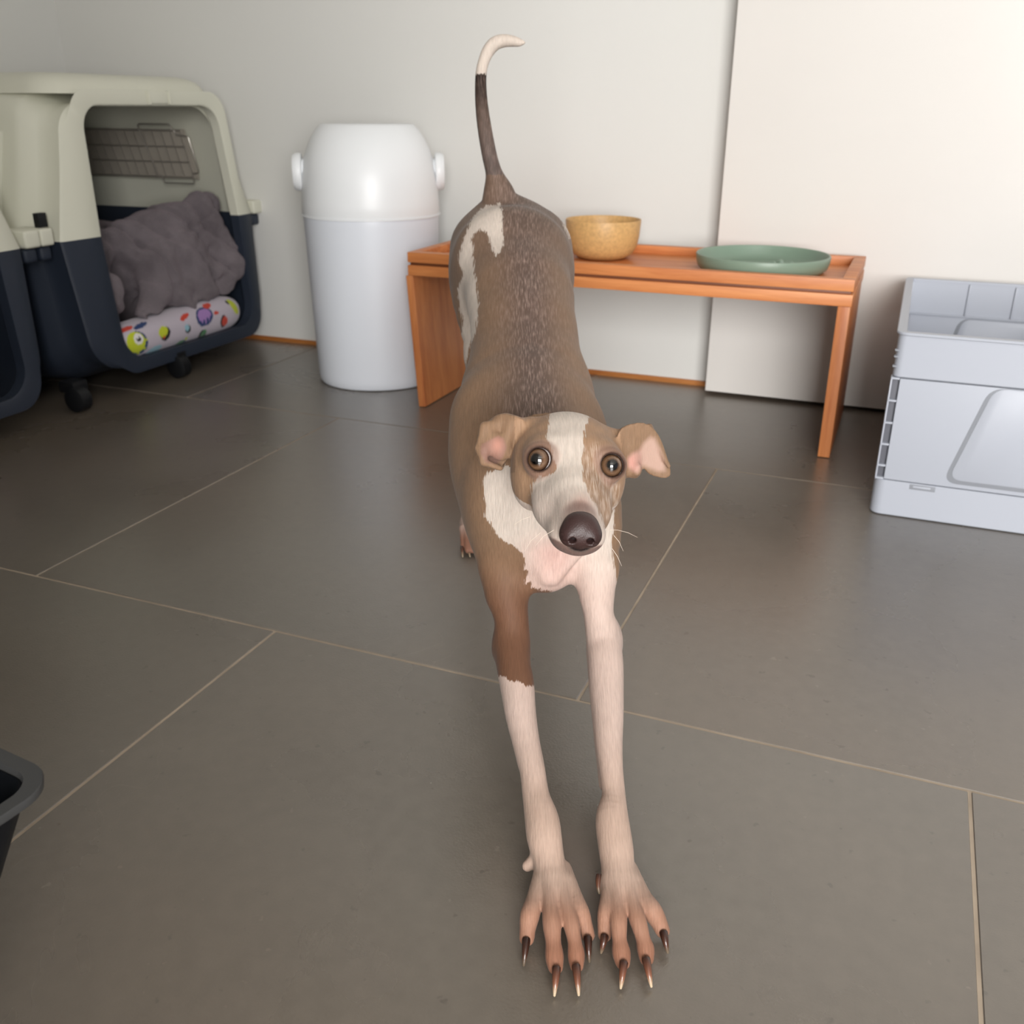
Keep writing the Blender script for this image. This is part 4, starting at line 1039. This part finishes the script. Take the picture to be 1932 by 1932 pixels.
# ears: pink inside facing the viewer
me_n = None
o_dog_loc = V2G(np.array([VY(985, 1.0, 0.0)]))[0]
dog = empty('dog', (0, 0, 0), label='slim brown and white sighthound puppy stretching forward on the tiled floor, tail raised', cat='dog')
dog.rotation_euler = (0, 0, YAW)
base = rotz(Vector((o_dog_loc[0], o_dog_loc[1], 0)), YAW); dog.location = base
off = np.array([o_dog_loc[0], o_dog_loc[1], 0.])
def dog_obj(name, V, Fq, m): return np_mesh(name, V-off, Fq, m, dog)
def fur_mat():
    m = mat('short_fur', (1, 1, 1, 1), .65, .22, sheen=.06); nt = m.node_tree; N = nt.nodes; L = nt.links; p = N['Principled BSDF']
    p.inputs['Sheen Roughness'].default_value = .4
    p.inputs['Subsurface Weight'].default_value = .06; p.inputs['Subsurface Scale'].default_value = .006; p.inputs['Subsurface Radius'].default_value = (1, .4, .25)
    tc = N.new('ShaderNodeTexCoord')
    def attr(nm): a = N.new('ShaderNodeAttribute'); a.attribute_name = nm; return a
    cb, cw, wm, sd, gz, sk = attr('coat_brown'), attr('coat_white'), attr('white_mask'), attr('saddle'), attr('grizzle'), attr('skin')
    def noise(scale, d, sc=(1, 1, 1), dist=0):
        mp = N.new('ShaderNodeMapping'); mp.inputs['Scale'].default_value = sc; mp.inputs['Rotation'].default_value = (-R(30), 0, 0)
        L.new(tc.outputs['Object'], mp.inputs[0])
        n_ = N.new('ShaderNodeTexNoise'); n_.inputs['Scale'].default_value = scale; n_.inputs['Detail'].default_value = d; n_.inputs['Distortion'].default_value = dist
        L.new(mp.outputs[0], n_.inputs['Vector']); return n_.outputs[0]
    def mth(op, a, b=None, c_=None):
        k = N.new('ShaderNodeMath'); k.operation = op
        for i, v in enumerate((a, b, c_)):
            if v is None: continue
            if hasattr(v, 'links') or hasattr(v, 'is_linked'): L.new(v, k.inputs[i])
            else: k.inputs[i].default_value = v
        return k.outputs[0]
    hair = noise(760, 3, (1, .085, .13), .05); fine = noise(900, 2, (1, .3, .4)); blotch = noise(70, 3, (1, .5, .6))
    edge = mth('ADD', wm.outputs['Fac'], mth('MULTIPLY', mth('SUBTRACT', hair, .5), 20.0))
    edge = mth('ADD', edge, mth('MULTIPLY', mth('SUBTRACT', blotch, .5), 6.0))
    mr = N.new('ShaderNodeMapRange'); mr.inputs[1].default_value = -1.2; mr.inputs[2].default_value = 1.2; L.new(edge, mr.inputs[0])
    # brown with light ticking on the saddle
    tick = mth('MULTIPLY', mth('MULTIPLY_ADD', mth('SUBTRACT', hair, .5), 2.6, .08), sd.outputs['Fac'])
    tk = N.new('ShaderNodeMix'); tk.data_type = 'RGBA'; tk.clamp_factor = True
    L.new(tick, tk.inputs[0]); L.new(cb.outputs['Color'], tk.inputs[6]); tk.inputs[7].default_value = srgb(150, 128, 118)
    gzk = mth('MULTIPLY', mth('MULTIPLY_ADD', mth('SUBTRACT', hair, .46), 2.2, .16), gz.outputs['Fac'])
    tk2 = N.new('ShaderNodeMix'); tk2.data_type = 'RGBA'; tk2.clamp_factor = True
    L.new(gzk, tk2.inputs[0]); L.new(tk.outputs[2], tk2.inputs[6]); tk2.inputs[7].default_value = srgb(200, 182, 168)
    mx = N.new('ShaderNodeMix'); mx.data_type = 'RGBA'; L.new(mr.outputs[0], mx.inputs[0]); L.new(cw.outputs['Color'], mx.inputs[6]); L.new(tk2.outputs[2], mx.inputs[7])
    vr = N.new('ShaderNodeMapRange'); vr.inputs[1].default_value = .3; vr.inputs[2].default_value = .7; vr.inputs[3].default_value = .90; vr.inputs[4].default_value = 1.10; L.new(hair, vr.inputs[0])
    mu = N.new('ShaderNodeMix'); mu.data_type = 'RGBA'; mu.blend_type = 'MULTIPLY'; mu.inputs[0].default_value = 1; L.new(mx.outputs[2], mu.inputs[6]); L.new(vr.outputs[0], mu.inputs[7])
    ms = N.new('ShaderNodeMix'); ms.data_type = 'RGBA'; L.new(sk.outputs['Alpha'], ms.inputs[0]); L.new(mu.outputs[2], ms.inputs[6]); L.new(sk.outputs['Color'], ms.inputs[7])
    skf = attr('skin_mask'); L.new(skf.outputs['Fac'], ms.inputs[0])
    L.new(ms.outputs[2], p.inputs['Base Color'])
    b = N.new('ShaderNodeBump'); b.inputs['Strength'].default_value = .45; b.inputs['Distance'].default_value = .0009
    L.new(mth('MULTIPLY_ADD', fine, .5, hair), b.inputs['Height']); L.new(b.outputs[0], p.inputs['Normal'])
    return m
M['fur'] = fur_mat()
body, me = dog_obj('body', V2G(Vd), Fd, M['fur'])
nrm = np.zeros(n*3, np.float32)
me.vertices.foreach_get('normal', nrm); nrm = nrm.reshape(-1, 3)
facing = nrm[:, 1] < -.1
# skin: inner ears, eyelids, lips, nose bridge
skin = np.tile(L3(192, 154, 140), (n, 1)); smask = np.zeros(n)
inR = np.clip(-poly_sd([(1190, 852), (1204, 846), (1212, 832), (1226, 820), (1238, 824), (1249, 846), (1259, 876), (1259, 893), (1240, 894), (1215, 884), (1205, 898), (1192, 893), (1181, 882), (1180, 864)])/9, 0, 1)*earR_*facing
inL = np.clip(-poly_sd([(940, 820), (952, 826), (958, 845), (950, 865), (938, 878), (915, 874), (904, 856), (906, 838), (920, 830)])/4, 0, 1)*earL_*facing
smask = np.maximum(smask, np.maximum(inR, inL))
mixc(skin, L3(190, 158, 142), (pu > 1210)*(earR_)*.9); mixc(skin, L3(206, 152, 138), earR_*np.exp(-((pu-1190)/14)**2-((pv-872)/20)**2))
mixc(skin, L3(128, 94, 80), earL_*.75); mixc(skin, L3(196, 140, 122), earL_*np.exp(-((pu-938)/12)**2-((pv-840)/16)**2)*.8)
for (c_, q), g_ in zip(EY, eye_dir):
    rr_ = np.linalg.norm(Vd-(c_+g_*.006), axis=1); ax_ = (Vd-c_)@g_
    lid = sm(rr_, .0158, .0108)*head; mixc(skin, L3(58, 36, 28), lid*1.0); smask = np.maximum(smask, lid*.97)
    lid2 = sm(rr_, .0215, .0150)*head; ring_ = np.clip(lid2*.8-smask, 0, 1); mixc(skin, L3(122, 92, 78), ring_*1.0); smask = np.maximum(smask, lid2*.7)
lip = poly_sd([(1038, 1015), (1046, 1031), (1060, 1043), (1085, 1052), (1110, 1052), (1132, 1044), (1134, 1030), (1120, 1034), (1100, 1037), (1072, 1033), (1056, 1024)])
lw_ = sm(lip, 5, 0)*head*(dep < .80); mixc(skin, L3(104, 70, 62), lw_); smask = np.maximum(smask, lw_*.85)
nb = np.exp(-((np.linalg.norm((hh-np.array([HL-.020, 0, .006]))/np.array([.012, .016, .012]), axis=1)))**4)*head
mixc(skin, L3(110, 78, 70), nb*(smask < .5)); smask = np.maximum(smask, nb*.75)
inn = sm(np.linalg.norm(Vd-Hd(HL-.002, 0, -.008), axis=1), .0150, .0115)*head; mixc(skin, L3(34, 22, 22), inn); smask = np.maximum(smask, inn)
brown *= .84; white *= (.86-.09*sm(pv, 1000, 1200))[:, None]; skin *= .78  # white left lighter on the head, imitating the brighter light there
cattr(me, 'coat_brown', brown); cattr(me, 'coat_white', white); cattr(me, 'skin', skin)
fattr(me, 'white_mask', wh); fattr(me, 'saddle', sad*(wh > -5)); fattr(me, 'grizzle', griz); fattr(me, 'skin_mask', smask)

# ---- eyes
def eye_mat(gdir):
    m = mat('eye_surface', (0, 0, 0, 1), .06, .6, coat=1.0); nt = m.node_tree; N = nt.nodes; L = nt.links; p = N['Principled BSDF']
    p.inputs['Coat Roughness'].default_value = .02
    at = N.new('ShaderNodeAttribute'); at.attribute_name = 'gaze'
    cr = N.new('ShaderNodeValToRGB'); e = cr.color_ramp.elements
    e[0].position = 0; e[0].color = (.002, .0015, .0015, 1); e[1].position = 1; e[1].color = srgb(222, 214, 208)
    for pos, c_ in ((.29, (.002, .0015, .0015, 1)), (.33, srgb(62, 42, 28)), (.50, srgb(108, 80, 58)), (.68, srgb(80, 58, 42)), (.76, srgb(40, 24, 16)), (.80, srgb(60, 40, 34)), (.86, srgb(214, 204, 200))):
        k = e.new(pos); k.color = c_
    n_ = N.new('ShaderNodeTexNoise'); n_.inputs['Scale'].default_value = 700; tc = N.new('ShaderNodeTexCoord'); L.new(tc.outputs['Object'], n_.inputs[0])
    a = N.new('ShaderNodeMath'); a.operation = 'MULTIPLY_ADD'; a.inputs[1].default_value = .08; L.new(n_.outputs[0], a.inputs[0]); L.new(at.outputs['Fac'], a.inputs[2])
    sb = N.new('ShaderNodeMath'); sb.operation = 'SUBTRACT'; sb.inputs[1].default_value = .04; L.new(a.outputs[0], sb.inputs[0])
    L.new(sb.outputs[0], cr.inputs[0]); L.new(cr.outputs[0], p.inputs['Base Color'])
    return m
M['eye'] = eye_mat(None)
for (c_, q), g_ in zip(EY, eye_dir):
    look = g_+np.array([-.24 if q < 0 else -.07, -.03, 0]); look /= np.linalg.norm(look)
    bm = bmesh.new(); bmesh.ops.create_uvsphere(bm, u_segments=64, v_segments=48, radius=ER)
    vs = np.array([v.co[:] for v in bm.verts])
    bm.verts.index_update(); fs = [[v.index for v in f.verts] for f in bm.faces]; bm.free()
    dots = vs@look/ER
    ang = np.arccos(np.clip(dots, -1, 1))
    vs2 = vs*(1+.06*np.exp(-(ang/.5)**2))[:, None]
    me2 = bpy.data.meshes.new('eye'); me2.from_pydata((V2G(vs2+c_)-off).tolist(), [], fs); me2.materials.append(M['eye'])
    for p in me2.polygons: p.use_smooth = True
    fattr(me2, 'gaze', ang/1.35)
    link('eye', me2, dog)
# ---- nose leather
ns = SDF(); NC = Hd(HL-.006, 0, -.0065)
ns.ell(NC, AX, (.0115, .0158, .0130), .004); ns.ell(Hd(HL-.010, 0, -.001), AX, (.0110, .0135, .0100), .004)
for q in (-1, 1): ns.ell(Hd(HL-.004, q*.0085, -.0075), AX, (.0100, .0080, .0090), .003)
ns.cone(Hd(HL-.002, 0, -.010), Hd(HL-.006, 0, -.0215), .0040, .0030, .004)
for q in (-1, 1):
    ns.cone(Hd(HL+.0080, q*.0072, -.0085), Hd(HL-.006, q*.0064, -.0065), .0030, .0022, .0015, mode=1)
    ns.cone(Hd(HL+.0065, q*.0085, -.0090), Hd(HL+.0000, q*.0165, -.0120), .0014, .0010, .0012, mode=1)
ns.cone(Hd(HL+.0085, 0, -.004), Hd(HL+.0030, 0, -.022), .0007, .0007, .0012, mode=1)
Vn, Fn, _, _ = ns.mesh(.00055); Vn = smooth_np(Vn, Fn, 1)
M['nose'] = mat('nose_leather', srgb(56, 38, 36), .40, .4, bump=(900, .5, .0006), var=.15, vscale=90)
no, _me = dog_obj('nose', V2G(Vn), Fn, M['nose'])
# ---- claws: curved horn, dark at the root, pale tip
def claw_mat():
    m = mat('claw_horn', (1, 1, 1, 1), .3, .5, coat=.3); N = m.node_tree.nodes; L = m.node_tree.links
    a = N.new('ShaderNodeVertexColor'); a.layer_name = 'horn'; L.new(a.outputs[0], N['Principled BSDF'].inputs['Base Color']); return m
M['claw'] = claw_mat()
def claw(p0, p1, p2, r, dark=0.0):
    """quadratic curve p0,p1,p2 in the sculpt frame"""
    ks = 9; pts = [p0*(1-t)**2+p1*2*t*(1-t)+p2*t*t for t in np.linspace(0, 1, ks)]
    rad = [r*(1-.72*(k/(ks-1))**1.4) for k in range(ks)]
    rings = tube_pts([Vector(p) for p in pts], rad, 10)
    V = np.array([q[:] for rg_ in rings for q in rg_]+[pts[-1]+(pts[-1]-pts[-2])*.3]); fs = []
    for i in range(ks-1):
        for k in range(10): fs.append((i*10+k, i*10+(k+1) % 10, (i+1)*10+(k+1) % 10, (i+1)*10+k))
    tipi = ks*10
    for k in range(10): fs.append(((ks-1)*10+k, (ks-1)*10+(k+1) % 10, tipi))
    me_ = bpy.data.meshes.new('claw'); me_.from_pydata((V2G(V)-off).tolist(), [], fs); me_.materials.append(M['claw'])
    for p in me_.polygons: p.use_smooth = True
    tt = np.r_[np.repeat(np.linspace(0, 1, ks), 10), 1.0]
    c0, c1, c2 = L3(48, 26, 20), L3(122, 76, 56), L3(200, 180, 150)
    c_ = np.where(tt[:, None] < .6, c0+(c1-c0)*(tt[:, None]/.6), c1+(c2-c1)*((tt[:, None]-.6)/.4))
    c_ = c_*(1-dark)+L3(34, 18, 14)*dark
    cattr(me_, 'horn', c_); link('claw', me_, dog)
for (b_, t_, dk) in (((993, 1773), (988, 1822), .8), ((1050, 1827), (1046, 1879), 0), ((1087, 1823), (1092, 1878), .1), ((1109, 1770), (1112, 1815), .8),
                     ((1141, 1767), (1134, 1798), .6), ((1177, 1817), (1171, 1865), 0), ((1219, 1810), (1229, 1862), 0), ((1252, 1760), (1260, 1798), .7)):
    p0 = VZ(b_[0], b_[1], .0125); p2 = VZ(t_[0], t_[1], .0022); pm = VZ((b_[0]+t_[0])/2, (b_[1]*.5+t_[1]*.5), .0125)
    claw(p0, pm, p2, .0034, dk)
claw(VD(1131, 1652, .788), VD(1127, 1668, .782), VD(1131, 1686, .780), .0030, .3)       # dew claws
claw(VD(1076, 1655, .786), VD(1084, 1668, .783), VD(1085, 1684, .781), .0024, .3)
for u_, w_ in ((871, 873), (881, 887), (893, 901), (901, 903)):
    for mir in (False, True):
        uu = (lambda u: 1930-u) if mir else (lambda u: u)
        Yb = 1.283
        claw(VY(uu(u_+1), Yb, .0085), VY(uu((u_+w_)/2), Yb-.012, .010), VY(uu(w_), Yb-.020, .0022), .0030, .3)
# ---- whiskers
M['whisk'] = mat('whisker', srgb(215, 200, 185), .4, .4)
for pts in ([(1150, 1000, .755), (1165, 1000, .752), (1185, 1005, .748), (1203, 1014, .745)], [(1155, 1035, .77), (1165, 1050, .77), (1173, 1068, .77)], [(1158, 1010, .765), (1168, 1022, .765), (1176, 1040, .765)],
            [(1000, 975, .775), (985, 980, .77), (970, 990, .765)], [(1045, 1000, .75), (1025, 1012, .745), (1010, 1030, .742)], [(1020, 1005, .76), (1002, 1020, .755), (990, 1040, .75)]):
    bm = bmesh.new(); q = [VD(*p) for p in pts]; q = V2G(np.array(q))-off
    tube(bm, [Vector(p) for p in q], [.00017]*(len(q)-1)+[.00008], 5); from_bm('whisker', bm, M['whisk'], dog)
